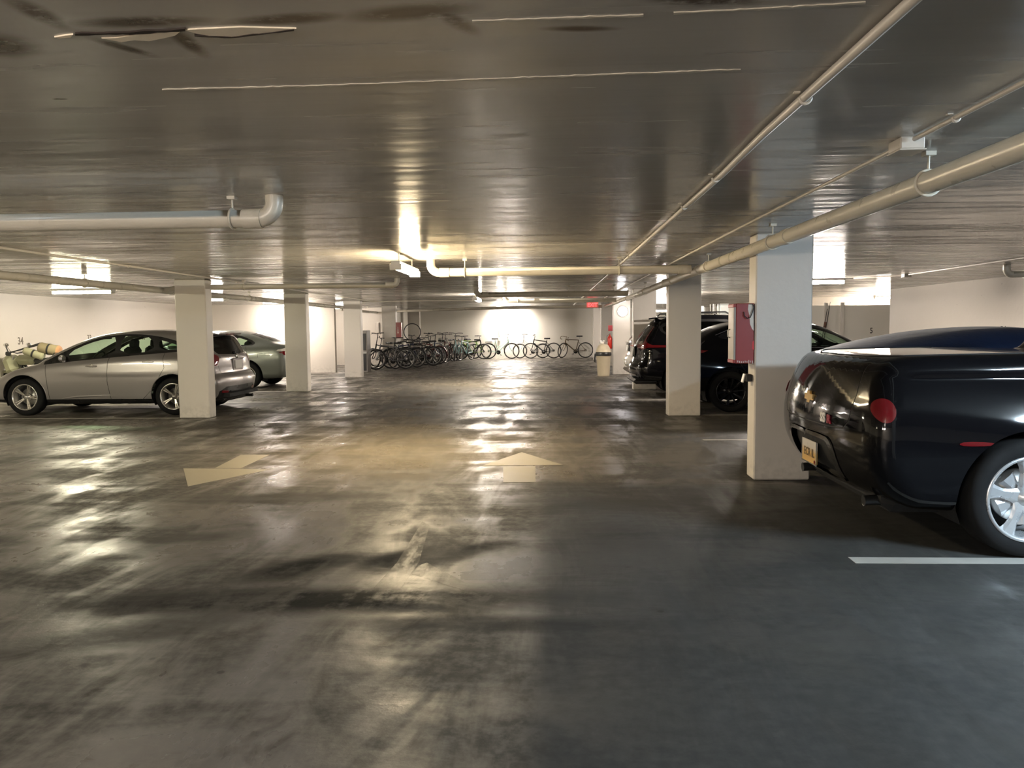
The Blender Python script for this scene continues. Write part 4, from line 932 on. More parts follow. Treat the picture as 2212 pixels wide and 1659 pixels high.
# ------------------------------------------------------------------ black pickup
def pickup():
    HX, HY = (2223-1187)/F*4.76, 4.76
    root = empty('pickup_truck', (HX+.03, HY+1.04, 0), 0, 'glossy black pickup with round tail light and silver wheels', 'pickup')
    sp = dict(lower=[(-.72, .26), (-.86, .30), (-1.0, .40), (-1.08, .55), (-1.10, .72), (-1.085, .88), (-1.03, 1.05), (-.97, 1.18), (-.88, 1.245), (-.6, 1.255), (.3, 1.265), (1.4, 1.22), (2.2, 1.16), (2.7, 1.10), (3.3, .98), (3.75, .78), (3.85, .55), (3.8, .32), (3.6, .24), (1.2, .22)],
              house=[(.74, 1.0), (.80, 1.3), (.94, 1.50), (1.05, 1.58), (1.25, 1.62), (1.6, 1.58), (1.95, 1.42), (2.4, 1.15), (2.3, .95), (.5, .9)],
              w=.975, wh=.80, zb=1.2, tum=.42, tuck=.10, shoulder=.10, bowr=.13, bowf=.42, bowh=.14, hx=.4, kL=.13, rcap=.62, zm=.72,
              flares=((0, .66, .52, .30, .05), (2.95, .62, .55, .3, .04)))
    DLO = [(2.05, 1.24), (1.7, 1.42), (1.35, 1.50), (1.1, 1.50), (.98, 1.42), (.95, 1.30), (1.9, 1.23)]
    pocket = [(-.08, .655), (.33, .655), (.40, .63), (.43, .55), (.40, .42), (.34, .375), (-.08, .375)]
    ring_ = [(-.08, .685), (.36, .685), (.44, .655), (.475, .55), (.44, .39), (.36, .345), (-.08, .345)]
    rl = [(-.915+.057*math.cos(a), .915+.074*math.sin(a)) for a in np.linspace(0, 2*math.pi, 28)[:-1]]
    fe = [feat('window', 'side', [(1.9, 1.27), (1.62, 1.40), (1.3, 1.47), (1.15, 1.475), (1.05, 1.40), (1.02, 1.32)], M_DGLASS, round=1, off=-.004),
          feat('window_trim', 'side', DLO, M_TRIM, round=1),
          feat('windscreen', 'front', [(0, 1.25), (.62, 1.27), (.50, 1.52), (0, 1.55)], M_DGLASS, sides='both', off=-.004),
          feat('tail_light', 'side', rl, M_TAILRED, off=.008, label='round red tail light'),
          feat('plate_pocket', 'rear', pocket, M_WELL, sides='both', off=-.035, round=1),
          feat('pocket_bezel', 'rear', ring_, M_GLOSSBLACK, sides='both', off=.010, round=1),
          feat('side_marker', 'side', [(-.50, .715), (-.46, .732), (-.32, .730), (-.27, .717), (-.32, .706), (-.46, .703)], M_TAILRED, off=.004, round=1),
          feat('headlight', 'front', [(.55, .70), (.66, .86), (.84, .9), (.88, .74), (.7, .66)], M_CLEARLENS, off=.002)]
    fe += seams([[(0, .755), (.42, .755), (.60, .765), (.66, .82)], [(.66, .82), (.67, 1.0), (.62, 1.20)]], 'rear', 'both', w=.005)
    fe += seams([[(.62, 1.25), (.6, .8), (.72, .3)]], w=.005)
    S, parts = car_body(root, sp, M_BLACKCAR, fe, [(-.05, .375, .425), (2.946, .375, .425)], res=.032)
    chassis(root, S, sp, (-.05, 2.946), .37, .272, .27, 'fork5', mat('bright_alloy', (.62, .63, .64), .28, .7), track=1.0, arch=.415)
    cabin(root, (1.25,), 1.2, .68, zfloor=.5)
    # bed cover: a low lid on the deck, and the seam round it
    q = [Vector(p)+Vector((0, 0, .001)) for p in S.proj('top', densify([(-.86, .0), (-.84, .45), (-.72, .70), (-.4, .74), (.15, .72)], .06, False))]
    for s in (1, -1): MB().tube([(p.x, s*p.y, p.z) for p in q], .005, 6).build('lid_seam', M_GAP, root)
    # the smooth sail panel rising to the cab behind the rear glass
    q = S.proj('rear', [(0, .93)])[0]
    gold = mat('gold_emblem', (.80, .55, .22), .25, .75)
    e = MB(); pl = [(-.085, -.022), (-.030, -.022), (-.037, -.045), (.025, -.045), (.032, -.022), (.085, -.022), (.095, .022), (.030, .022), (.037, .045), (-.025, .045), (-.032, .022), (-.095+.02, .022)]
    e.prism([(-p[0], p[1]+.925) for p in pl], q[0]-.012, q[0]+.004, 'YZ').build('emblem', gold, root)
    b = S.proj('rear', [(.34, .805)])[0]
    Mr = Matrix.Translation((b[0]-.006, -.32, .805)) @ Matrix.Rotation(-math.pi/2, 4, 'Z') @ FACE_CAM
    textmesh('badge_letters', 'SS', .09, .004, M_WHITEMETAL, root, Mr, bold=.004, sx=1.05)
    b = S.proj('rear', [(.43, .805)])[0]
    Mr = Matrix.Translation((b[0]-.008, -.415, .802)) @ Matrix.Rotation(-math.pi/2+.14, 4, 'Z') @ FACE_CAM
    textmesh('badge_letter', 'R', .08, .004, mat('badge_red', (.25, .015, .03), .3), root, Mr, bold=.004)['label'] = 'red badge letter'
    # plate: white top fading band, yellow field, dark characters
    t = NT('yellow_plate'); o = t.obj(); sep = t.n('ShaderNodeSeparateXYZ', {0: o})
    t.P(Base_Color=t.mix(t.ramp(sep.outputs[2], .50, .555), (.62, .38, .10), (.60, .56, .50)), Roughness=.35)
    x = S.proj('rear', [(0, .51)])[0][0]
    po = plate(root, x-.004, .515, .0, t.m, .31, .165)
    Mr = Matrix.Translation((x-.0105, 0, .505)) @ Matrix.Rotation(-math.pi/2, 4, 'Z') @ FACE_CAM
    textmesh('plate_characters', 'ECR IL', .085, .0008, mat('plate_ink', (.12, .07, .02), .5), po, Mr, bold=.0015, sx=.95)
    m = MB(); m.tube([(x-.010, -.155, .43), (x-.010, .155, .43)], .006, 6); m.tube([(x-.010, -.155, .43), (x-.010, -.155, .60)], .004, 6); m.tube([(x-.010, .155, .43), (x-.010, .155, .60)], .004, 6); m.build('plate_frame', M_CHROME, po)
    MB().lathe([(.001, -.01), (.012, -.008), (.014, 0)], (x-.006, -.12, .45), 'X', 12).build('plate_sticker', M_TAILRED, po)
    for s in (-1, 1):
        m = MB(); m.tube([(-.62, s*.62, .27), (-.84, s*.62, .285), (-.91, s*.62, .28)], .034, 14); m.lathe([(.038, 0), (.032, 0), (.03, .08)], (-.91, s*.62, .28), 'X', 14); m.build('exhaust_tip', M_TRIM, root)
    m = MB(); m.box((-.55, 0, .30), (.55, 1.5, .16), bev=.06); m.box((.9, 0, .30), (2.2, 1.3, .16), bev=.05); m.build('under_frame', M_WELL, root)
    mirror(root, S, 1.95, 1.2, M_BLACKCAR)
pickup()

# ------------------------------------------------------------------ car under a blue cover
def covered():
    root = empty('covered_car', (3.56, 9.2, 0), 0, 'car under a dark blue fabric cover behind the black pickup bed', 'covered car')
    t = NT('blue_cover'); n = t.noise(t.obj(), 3.0, 5, .6); n2 = t.noise(t.obj(), 60, 3)
    t.P(Base_Color=t.mix(n, (.002, .013, .055), (.004, .026, .10)), Roughness=.8, Normal=t.bump(n2, .12, .003, t.bump(n, .35, .04)))
    t.b.inputs['Sheen Weight'].default_value = .12; t.b.inputs['Sheen Roughness'].default_value = .4
    sp = dict(lower=[(-1.05, .03), (-1.08, .2), (-1.06, .6), (-.95, .88), (-.6, 1.0), (.3, 1.12), (1.9, 1.08), (2.6, 1.0), (3.3, .85), (3.55, .6), (3.6, .2), (3.55, .03), (1.2, .02)],
              house=[(-.95, .75), (-.3, 1.10), (.2, 1.27), (.75, 1.375), (1.35, 1.42), (1.8, 1.405), (2.2, 1.33), (2.9, 1.0), (2.6, .8), (.5, .8)],
              w=.95, wh=.86, zb=1.0, tum=.38, tuck=-.02, shoulder=.08, bowr=.3, bowf=.3, bowh=.25, kL=.3, kH=.22, kJ=.3, zm=.5)
    S, p = car_body(root, sp, t.m, [], None, res=.06, name='fabric_cover')
    return root
covered()
# ------------------------------------------------------------------ red hose cabinets
def cabinet(x, y, z0, z1, side, label, text=False, wear=False):
    """mounted on a pillar's lane side; side -1: opens towards -X"""
    root = empty('hose_cabinet', (x, y, z0), label=label, cat='fire hose cabinet')
    h = z1-z0; d = .17; s = side
    MB().box((s*d/2, 0, h/2), (d, .22, h), bev=.006).build('box_body', M_RED, root)
    m = MB(); m.box((s*(d+.008), 0, h/2), (.022, .215, h-.02), bev=.004); m.build('door', mat('cabinet_door', (.34, .31, .27), .4) if wear else M_RED, root)
    for zz in (.02, h-.02): MB().box((s*(d+.01), 0, zz), (.026, .22, .035), bev=.005).build('door_rail', M_RED, root)
    MB().tube([(s*(d+.02), .03, h*.5-.04), (s*(d+.04), .03, h*.5-.03), (s*(d+.04), .03, h*.5+.03), (s*(d+.02), .03, h*.5+.04)], .006, 6).build('door_pull', M_STEEL, root)
    if wear:
        n = 9; pts = [(s*.012, h*.985), (s*.055, h*.985), (s*.06, h*.9), (s*.045, h*.78), (s*.04, h*.66), (s*.022, h*.58), (s*.004, h*.54)]
        MB().prism(pts, -.1125, -.108, 'XZ').build('bare_patch', M_PILLAR, root)
        m = MB(); c = [(s*.10, -.118, h*.86), (s*.095, -.125, h*.79), (s*.07, -.13, h*.75), (s*.045, -.13, h*.76), (s*.025, -.128, h*.84), (s*.012, -.125, h*.93), (s*.02, -.12, h*.985), (s*.05, -.115, h*.99)]
        m.tube(c, .0045, 6); m.tube([(s*.006, -.114, h*.98), (s*.004, -.114, h*.5)], .0018, 5); m.build('cable', M_DARK, root)
        MB().prism([(s*.0, h*.22), (s*.018, h*.25), (s*.016, h*.36), (0, h*.38)], -.1122, -.108, 'XZ').build('scuff', mat('bright_scuff', (.6, .03, .03), .4), root)
        m = MB()
        for k in range(9):
            xx = s*(.012+.017*k); m.box((xx, -.1112, .012+random.uniform(0, .01)), (.006, .002, random.uniform(.012, .03)))
        m.build('paint_chips', M_PILLAR, root)
    if text:
        for k, (zz, w) in enumerate(((.40, .018), (.34, .026), (.28, .028), (.21, .04))):
            MB().box((s*.07, -.112, zz*h/.6), (w, .003, .035)).build('white_mark', M_WHITEMETAL, root)
cabinet(1.905, 7.39, 1.10, 1.66, -1, 'large red hose cabinet on the tall bluish pillar', wear=True)
cabinet(-5.655, 28.29, 1.09, 1.68, 1, 'small red hose cabinet above the parked bicycles', text=True)
bb = empty('socket_box', (1.905, 7.37, .96), label='small black socket box on the tall bluish pillar below the red cabinet', cat='socket')
MB().box((-.028, 0, 0), (.055, .10, .07), bev=.008).build('box_body', M_DARK, bb)
MB().box((-.068, .02, -.004), (.012, .07, .085), Matrix.Rotation(.25, 3, 'Y'), bev=.004).build('hanging_tag', M_WHITEMETAL, bb)

# ------------------------------------------------------------------ trash can, what lies on it, extinguisher
M_BIN = mat('cream_plastic', (.58, .50, .36), .45)
tc = empty('trash_can', (1.58, 22.7, 0), label='cream trash can with black bag rim before the globe lamp pillar', cat='trash can')
MB().lathe([(.001, 0), (.165, 0), (.175, .02), (.215, .66), (.225, .67), (.225, .70), (.21, .70)], n=32).build('bin_body', M_BIN, tc)
m = MB(); m.lathe([(.232, .60), (.236, .64), (.232, .705), (.215, .715)], n=32); m.tube([(-.235, -.03, .66), (-.26, -.05, .55), (-.255, -.05, .42), (-.24, -.04, .40)], [.03, .028, .018, .006], 8); m.build('bag_rim', mat('black_bag', (.015, .015, .015), .35), tc)
m = MB(); m.lathe([(.226, .70), (.222, .74), (.20, .80), (.165, .87), (.12, .925), (.001, .94)], n=32); m.box((0, -.165, .82), (.16, .02, .10), Matrix.Rotation(-.55, 3, 'X'), bev=.006); m.build('dome_lid', M_BIN, tc)
bo = empty('crumpled_bag', (1.53, 22.7, .94), label='clear crumpled plastic bag on top of the cream trash can', cat='plastic bag')
m = MB(); m.sphere((0, 0, .045), .075, 12, .7)
for _k in range(9): m.sphere((random.uniform(-.06, .06), random.uniform(-.04, .04), random.uniform(.05, .10)), random.uniform(.02, .04), 8, random.uniform(.7, 1.2))
m.build('bag', mat('clear_film', (.75, .74, .70), .12, coat=1), bo)
fx = empty('fire_extinguisher', (1.90, 23.43, .78), label='red fire extinguisher hanging on the globe lamp pillar side', cat='fire extinguisher')
MB().lathe([(.001, 0), (.065, 0), (.075, .02), (.075, .30), (.06, .36), (.03, .39), (.025, .43), (.001, .43)], (-.08, 0, 0), n=24).build('cylinder', mat('extinguisher_red', (.50, .03, .02), .25, coat=.5), fx)
m = MB(); m.box((-.08, -.02, .45), (.03, .12, .02)); m.tube([(-.08, 0, .43), (-.16, -.03, .40), (-.17, -.03, .2)], .01, 6); m.build('hose_and_valve', M_DARK, fx)
MB().box((-.155, 0, .16), (.012, .09, .12), bev=.002).build('paper_label', M_WHITEMETAL, fx)
sg = MB().box((-.07, -.08, 0), (.13, .01, .17), bev=.002).build('red_sign', mat('sign_red', (.32, .02, .03), .5), None, 'small plain red sign above the fire extinguisher', 'sign', loc=(1.90, 23.4, 1.40))

# ------------------------------------------------------------------ storage by the left recess
sh = empty('storage_cabinet', (-6.6, 25.4, 0), label='black storage cabinet with grey bars behind the first bicycle', cat='cabinet')
MB().box((.21, .25, .70), (.62, .5, 1.40), bev=.01).build('carcass', mat('cabinet_grey', (.24, .22, .20), .5), sh)
for z in (.34, 1.02): MB().box((.21, -.005, z), (.54, .03, .56), bev=.005).build('door', M_DARK, sh)
MB().box((.21, -.02, .665), (.60, .03, .07), bev=.005).build('rail', M_STEEL, sh)
dp = empty('leaning_panel', (-7.0, 26.2, 0), label='tall pale panel standing beyond the plain white pillar', cat='panel')
MB().box((.16, 0, .8), (.34, .06, 1.6), bev=.01).build('board', M_WHITEMETAL, dp); MB().box((-.03, 0, .86), (.05, .09, 1.72), bev=.005).build('dark_edge', M_DARK, dp); MB().box((.16, 0, 1.64), (.30, .08, .07), bev=.02).build('top_rail', M_DARK, dp)
pn = empty('breaker_panel', (-6.9, 30.68, 1.35), label='small grey electrical panel on the recess wall above the bicycles', cat='electrical panel')
MB().box((0, -.04, .15), (.14, .08, .42), bev=.01).build('box_body', M_GREYWALL, pn); MB().box((0, -.085, .15), (.11, .012, .38), bev=.004).build('door', M_WALL, pn)
# conduit down the back wall and a small box at its foot
dc = empty('wall_conduit', (-2.36, 36.27, .95), label='white conduit running down the back wall between the bicycles', cat='conduit')
MB().tube([(0, 0, 0), (0, 0, 1.3)], .022, 8).build('tube', M_PIPE, dc); MB().box((0, -.02, -.05), (.11, .07, .16), bev=.01).build('outlet', M_PIPE, dc)

# ------------------------------------------------------------------ bicycles
M_BTYRE = mat('bicycle_tyre', (.018, .017, .016), .7); M_SPOKE = mat('spoke_steel', (.45, .44, .42), .3, .9); M_SADDLE = mat('saddle_black', (.015, .014, .014), .5)
def paint(n, c, r=.25): return mat('frame_'+n, c, r, coat=.5)
PB = {'black': paint('black', (.018, .018, .02)), 'mint': paint('mint', (.42, .62, .52)), 'white': paint('white', (.66, .65, .62)), 'lime': paint('lime', (.28, .48, .10)), 'teal': paint('teal', (.05, .22, .22)),
      'bronze': paint('bronze', (.13, .09, .05)), 'silver': paint('silver', (.45, .45, .44)), 'red': paint('dark_red', (.12, .02, .02)), 'grey': paint('grey', (.12, .12, .13)), 'navy': paint('navy', (.02, .03, .07)), 'paleteal': paint('pale_teal', (.30, .48, .48))}
def bicycle(x, y, rz, frame, label, group, bars='flat', steer=0.0, R=.345, tw=.024, fenders=False, basket=False, step=False, lean=0.0, fork=None, saddle=True, bars_z=1.0, suspension=False, carrier=False, seat_z=.94, child=1.0):
    """rear axle at -.52, front axle at +.52 along x"""
    y += .0487*x
    root = empty('bicycle', (x, y, 0), rz, label, 'bicycle', group, scale=child*1.04)
    root.rotation_euler = (lean, 0, rz)
    fm = PB[frame]; fk = PB[fork] if fork else fm
    rx, fx_ = -.50, .53; bb_ = Vector((-.06, 0, .29)); st = Vector((-.20, 0, .80)); ht = Vector((.36, 0, .86 if not step else .90)); hb = Vector((.40, 0, .70))
    ra = Vector((rx, 0, R)); fa = Vector((fx_, 0, R))
    m = MB()
    if step: m.tube([hb+(ht-hb)*.25, bb_+Vector((.02, 0, .04))], .018, 8); m.tube([hb+(ht-hb)*.7, Vector((.1, 0, .60)), bb_+(st-bb_)*.42], .016, 8)
    else: m.tube([hb, bb_], .024, 8); m.tube([ht-Vector((0, 0, .03)), st-Vector((0, 0, .05 if bars != 'drop' else .0))], .021, 8)
    m.tube([bb_, st], .021, 8); m.tube([ht, hb], .026, 8)
    for s in (-.05, .05):
        m.tube([bb_+Vector((0, s*.6, 0)), ra+Vector((0, s, 0))], .013, 6); m.tube([st-Vector((0, -s*.3, .08)), ra+Vector((0, s, 0))], .011, 6)
    m.build('frame', fm, root)
    # steered assembly turns about the head tube
    ax = (ht-hb).normalized(); Ms = Matrix.Translation(hb) @ Matrix.Rotation(steer, 4, ax) @ Matrix.Translation(-hb)
    f = MB(); cr = hb-ax*.10
    for s in (-.055, .055): f.tube([cr+Vector((0, s, 0)), cr+Vector((.03, s, -.12)), fa+Vector((0, s, 0))], .014 if not suspension else .019, 8)
    f.tube([cr+Vector((0, -.06, 0)), cr+Vector((0, .06, 0))], .016, 6); f.tube([cr, ht], .014, 8); f.xf(Ms); f.build('fork', fk, root)
    b = MB(); top = ht+ax*(bars_z-.92+.02); 
    if bars == 'drop':
        b.tube([ht, top], .013, 6); c = top+Vector((.07, 0, 0)); b.tube([top, c], .013, 6)
        for s in (-1, 1): b.tube([c, c+Vector((0, s*.17, 0)), c+Vector((.05, s*.20, -.01)), c+Vector((.11, s*.2, -.04)), c+Vector((.10, s*.2, -.12)), c+Vector((.0, s*.2, -.14))], .013, 6)
    elif bars == 'swept':
        b.tube([ht, top+Vector((0, 0, .06))], .013, 6); c = top+Vector((.03, 0, .06))
        for s in (-1, 1): b.tube([c, c+Vector((.04, s*.12, .03)), c+Vector((-.04, s*.26, .03)), c+Vector((-.20, s*.29, .02))], [.012, .012, .013, .018], 6)
    else:
        c = top+Vector((.06, 0, .02)); b.tube([ht, top, c], .014, 6)
        for s in (-1, 1): b.tube([c, c+Vector((0, s*.10, .02)), c+Vector((-.05, s*.30, .03))], [.013, .013, .018], 6); b.tube([c+Vector((0, s*.2, .02)), c+Vector((.05, s*.24, -.02))], .006, 5)
    b.xf(Ms); hbar = b.build('handlebar', M_SADDLE if bars != 'drop' else PB['bronze'], root)
    if basket:
        k = MB(); c = ht+Vector((.22, 0, .02))
        for zz in (-.10, -.03, .04, .11):
            k.tube([c+Vector((-.12, -.15, zz)), c+Vector((.12, -.15, zz)), c+Vector((.12, .15, zz)), c+Vector((-.12, .15, zz))], .006, 5, closed=True)
        for i in range(7):
            for s in (-1, 1): k.tube([c+Vector((-.12+.04*i, s*.15, -.10)), c+Vector((-.12+.04*i, s*.15, .11))], .004, 4)
        k.box(tuple(c+Vector((0, 0, -.1))), (.24, .3, .006)); k.xf(Ms); k.build('basket', M_SADDLE, root)
    for nm, c, M_ in (('rear', ra, None), ('front', fa, Ms)):
        w = MB(); w.tube([c+Vector((math.cos(a)*(R-tw), 0, math.sin(a)*(R-tw))) for a in [2*math.pi*k/36 for k in range(36)]], tw, 8, closed=True)
        if M_ is not None: w.xf(M_)
        wo = w.build('wheel', M_BTYRE, root)
        w = MB(); w.tube([c+Vector((math.cos(a)*(R-2*tw-.006), 0, math.sin(a)*(R-2*tw-.006))) for a in [2*math.pi*k/36 for k in range(36)]], .009, 6, closed=True)
        for k in range(14):
            a = 2*math.pi*k/14; w.tube([c+Vector((0, .03*(-1)**k, 0)), c+Vector((math.cos(a)*(R-2*tw), 0, math.sin(a)*(R-2*tw)))], .0016, 3, cap=False)
        w.tube([c-Vector((0, .05, 0)), c+Vector((0, .05, 0))], .018, 8)
        if nm == 'rear':
            w.lathe([(.001, .03), (.05, .03), (.055, .04), (.001, .045)], c, 'Y', 16)
        if M_ is not None: w.xf(M_)
        w.build('rim_and_spokes', M_SPOKE, wo)
        if fenders:
            g = MB(); g.tube([c+Vector((math.cos(a)*(R+.02), 0, math.sin(a)*(R+.02))) for a in np.linspace(.35 if nm == 'front' else .6, math.pi*.95 if nm == 'front' else math.pi*1.1, 16)], .019, 6)
            if M_ is not None: g.xf(M_)
            g.build('mudguard', fm if frame != 'mint' else PB['white'], root)
    k = MB(); k.lathe([(.001, -.03), (.09, -.03), (.095, -.024), (.001, -.022)], bb_, 'Y', 24); k.tube([bb_+Vector((0, -.05, 0)), bb_+Vector((.12, -.06, -.12))], .010, 6); k.tube([bb_+Vector((0, .05, 0)), bb_+Vector((-.12, .06, .12))], .010, 6)
    k.box(tuple(bb_+Vector((.12, -.11, -.12))), (.09, .09, .022)); k.box(tuple(bb_+Vector((-.12, .11, .12))), (.09, .09, .022))
    k.tube([bb_+Vector((0, -.028, .09)), ra+Vector((0, -.03, .05))], .004, 4); k.tube([bb_+Vector((0, -.028, -.09)), ra+Vector((0, -.03, -.05))], .004, 4); k.build('crankset', M_SADDLE, root)
    if saddle:
        k = MB(); sd = (st-bb_).normalized(); sp_ = st+sd*(seat_z-.86)
        k.tube([st, sp_], .012, 8); k.build('seat_post', M_SPOKE, root)
        k = MB(); n = 9; pr = [(-.13, .075), (-.11, .085), (-.05, .07), (.0, .04), (.08, .022), (.14, .014)]
        vs = []
        for (xx, ww) in pr:
            for (yy, zz) in ((-1, .0), (-.8, .03), (0, .04), (.8, .03), (1, .0), (.4, -.02), (-.4, -.02)): vs.append(sp_+Vector((xx, yy*ww, zz+.01)))
        fs = [(i*7+j, i*7+(j+1) % 7, i*7+7+(j+1) % 7, i*7+7+j) for i in range(5) for j in range(7)]+[tuple(range(7))[::-1], tuple(range(35, 42))]
        k.add(vs, fs, True); k.build('saddle', M_SADDLE, root)
    if carrier:
        k = MB()
        for s in (-.05, .05): k.tube([st+Vector((-.02, s, -.08)), Vector((rx-.15, s, R*2+.06)), Vector((rx, s, R))], .006, 5)
        k.tube([Vector((rx+.15, 0, R*2+.07)), Vector((rx-.15, 0, R*2+.06))], .02, 5); k.build('carrier', M_STEEL, root)
    return root
gb = 'bicycles along the back wall'; gr = 'bicycles crowded in the left rear row'
YB = 35.85
def bx(u, Y): return (u-1187)/F*Y
bicycle(bx(1240, YB), YB+.05, math.pi, 'bronze', 'dark bronze road bicycle with drop handlebar, last on the right', gb, bars='drop', steer=.9, R=.35, tw=.020, seat_z=1.02)
bicycle(bx(1171.5, YB), YB-.12, math.pi, 'black', 'black flat bar bicycle with sloping top tube next to the road bicycle', gb, R=.35, tw=.021, seat_z=.93, bars_z=1.05)
bicycle(bx(1148, YB), YB+.22, math.pi, 'white', 'white city bicycle with mudguards behind the black flat bar bicycle', gb, bars='swept', fenders=True, R=.33, tw=.022, step=True, saddle=False)
bicycle(bx(1080, YB), YB-.1, 0, 'mint', 'mint green step through bicycle facing right under the lamp', gb, bars='swept', fenders=True, step=True, R=.35, tw=.021, carrier=True)
bicycle(bx(1022, YB), YB-.15, math.pi, 'lime', 'lime green mountain bicycle left of the mint bicycle', gb, R=.345, tw=.028, fork='teal', seat_z=.90, bars_z=1.02)
bicycle(bx(1000, YB), YB+.22, math.pi+.1, 'bronze', 'brown cruiser bicycle behind the lime green bicycle', gb, bars='swept', R=.34, tw=.026, saddle=False)
# row of bicycles in the left rear bay, wheels towards the lane
row = [(-5.62, 27.35, 205, 'grey', 'dark mountain bicycle with silver fork, nearest in the row', dict(tw=.03, R=.36, fork='silver', suspension=True, bars_z=1.1, steer=-.5)),
       (-6.0, 27.95, 150, 'black', 'black bicycle with high bars behind the nearest mountain bicycle', dict(bars_z=1.25, R=.36)),
       (-5.35, 28.35, 215, 'black', 'black city bicycle with pale mudguard below the red cabinet', dict(fenders=True, bars='swept', step=True, carrier=True)),
       (-5.5, 29.0, 30, 'navy', 'navy bicycle with basket just past the red cabinet', dict(basket=True, bars_z=1.15)),
       (-4.95, 29.5, 205, 'black', 'black motor style bicycle with silver shock and thick tyres', dict(tw=.034, R=.37, fork='silver', suspension=True)),
       (-5.35, 30.1, 35, 'grey', 'grey bicycle with raised saddle in mid row', dict(seat_z=1.02)),
       (-4.85, 30.7, 220, 'red', 'dark red bicycle leaning among the black ones', dict(bars='swept', fenders=True)),
       (-5.2, 31.3, 40, 'black', 'black bicycle with wide bars before the crowded pillar', dict(bars_z=1.2, tw=.028)),
       (-4.55, 31.8, 250, 'navy', 'navy bicycle turned end on in the row', dict(bars_z=1.18, steer=.4)),
       (-4.75, 32.5, 230, 'silver', 'silver bicycle behind the end on navy one', dict(bars_z=1.1, suspension=True)),
       (-4.35, 33.0, 258, 'red', 'dark bicycle with brown basket near the row end', dict(basket=True, bars_z=1.15)),
       (-4.45, 33.7, 235, 'black', 'black bicycle with raised bars by the row end', dict(bars_z=1.2)),
       (-4.05, 34.0, 262, 'paleteal', 'pale teal bicycle facing the camera at the row end', dict(step=True, bars='swept', fenders=True, bars_z=1.1, steer=.2)),
       (-3.75, 34.5, 248, 'paleteal', 'second teal bicycle closest to the lime green one', dict(bars_z=1.05)),
       (-3.55, 35.3, 15, 'black', 'black bicycle against the back wall behind the teal ones', dict(bars='swept')),
       (-6.1, 29.2, 20, 'black', 'black child size bicycle tucked behind the red cabinet pillar', dict(child=.85)),
       (-6.0, 30.6, 160, 'grey', 'grey bicycle deep in the row beside the recess wall', dict(bars_z=1.15))]
for (x, y, deg, c, lb, kw) in row: bicycle(x, y, math.radians(deg), c, lb, gr, **kw)
lw = MB(); lw.tube(arc((0, 0, .33), .33, 0, 2*math.pi, 32, 'XZ')[:-1], .018, 8, closed=True); lw.build('spare_wheel', M_BTYRE, None, 'loose bicycle wheel hung behind the red cabinet pillar', 'bicycle wheel', loc=(-5.4, 30.1, .98))

# ------------------------------------------------------------------ motorcycle with luggage behind the hatchback bonnet
M_CREAM = mat('cream_fairing', (.36, .36, .24), .5, var=.3)
mc = empty('motorcycle', (-11.05, 16.1, 0), math.radians(172), 'cream and black motorcycle beyond the hatchback bonnet under number 34', 'motorcycle')
for nm, x in (('r', -.68), ('f', .70)):
    w = MB(); w.tube([Vector((x+math.cos(a)*.26, 0, .31+math.sin(a)*.26)) for a in [2*math.pi*k/32 for k in range(32)]], .055, 10, closed=True)
    wo = w.build('tire', M_TYRE, mc); w = MB(); w.lathe([(.2, -.03), (.21, 0), (.2, .03)], (x, 0, .31), 'Y', 32)
    for k in range(6): w.box((x+math.cos(k*math.pi/3)*.1, 0, .31+math.sin(k*math.pi/3)*.1), (.2, .03, .03), Matrix.Rotation(-k*math.pi/3, 3, 'Y'))
    w.build('rim', M_STEEL, wo)
m = MB(); m.tube([(-.68, .1, .31), (-.1, .12, .42), (.25, .1, .55), (.5, 0, .9)], .03, 8); m.tube([(-.68, -.1, .31), (-.1, -.12, .42), (.25, -.1, .55), (.5, 0, .9)], .03, 8); m.tube([(-.6, 0, .8), (.1, 0, .78), (.5, 0, .92)], .03, 8); m.build('frame', M_DARK, mc)
m = MB(); m.box((-.02, 0, .45), (.4, .32, .3), bev=.06); m.lathe([(.10, -.2), (.11, -.1), (.11, .1), (.10, .2)], (.12, 0, .5), 'Y', 16); m.build('engine', M_STEEL, mc)
m = MB()
for s in (-.1, .1): m.tube([(.70, s, .31), (.52, s, .95)], .028, 8)
m.build('fork', M_STEEL, mc)
m = MB(); m.box((.26, 0, .86), (.50, .34, .22), bev=.10); m.box((.62, 0, .74), (.34, .40, .46), Matrix.Rotation(.35, 3, 'Y'), bev=.12); m.box((.70, 0, .60), (.55, .16, .06), bev=.03); m.build('fairing', M_CREAM, mc)
m = MB(); m.box((-.30, 0, .86), (.66, .28, .10), Matrix.Rotation(.06, 3, 'Y'), bev=.04); m.build('seat', M_DARK, mc)
m = MB(); m.box((-.62, 0, .80), (.35, .24, .16), Matrix.Rotation(.2, 3, 'Y'), bev=.06); m.build('tail_cowl', M_CREAM, mc)
m = MB(); m.tube([(.40, -.36, 1.02), (.46, -.22, 1.04), (.52, 0, 1.00), (.46, .22, 1.04), (.40, .36, 1.02)], [.02, .013, .013, .013, .02], 8); m.build('handlebar', M_DARK, mc)
for s in (-1, 1): m = MB(); m.tube([(.47, s*.22, 1.04), (.5, s*.28, 1.16)], .006, 6); m.sphere((.5, s*.30, 1.19), .055, 12, .7); m.build('mirror', M_CHROME, mc)
m = MB(); m.sphere((.80, 0, .84), .09, 16); m.build('headlamp', M_CLEARLENS, mc)
m = MB(); m.tube([(.05, .16, .35), (-.3, .18, .30), (-.85, .20, .38)], [.03, .04, .05], 10); m.build('exhaust', M_CHROME, mc)
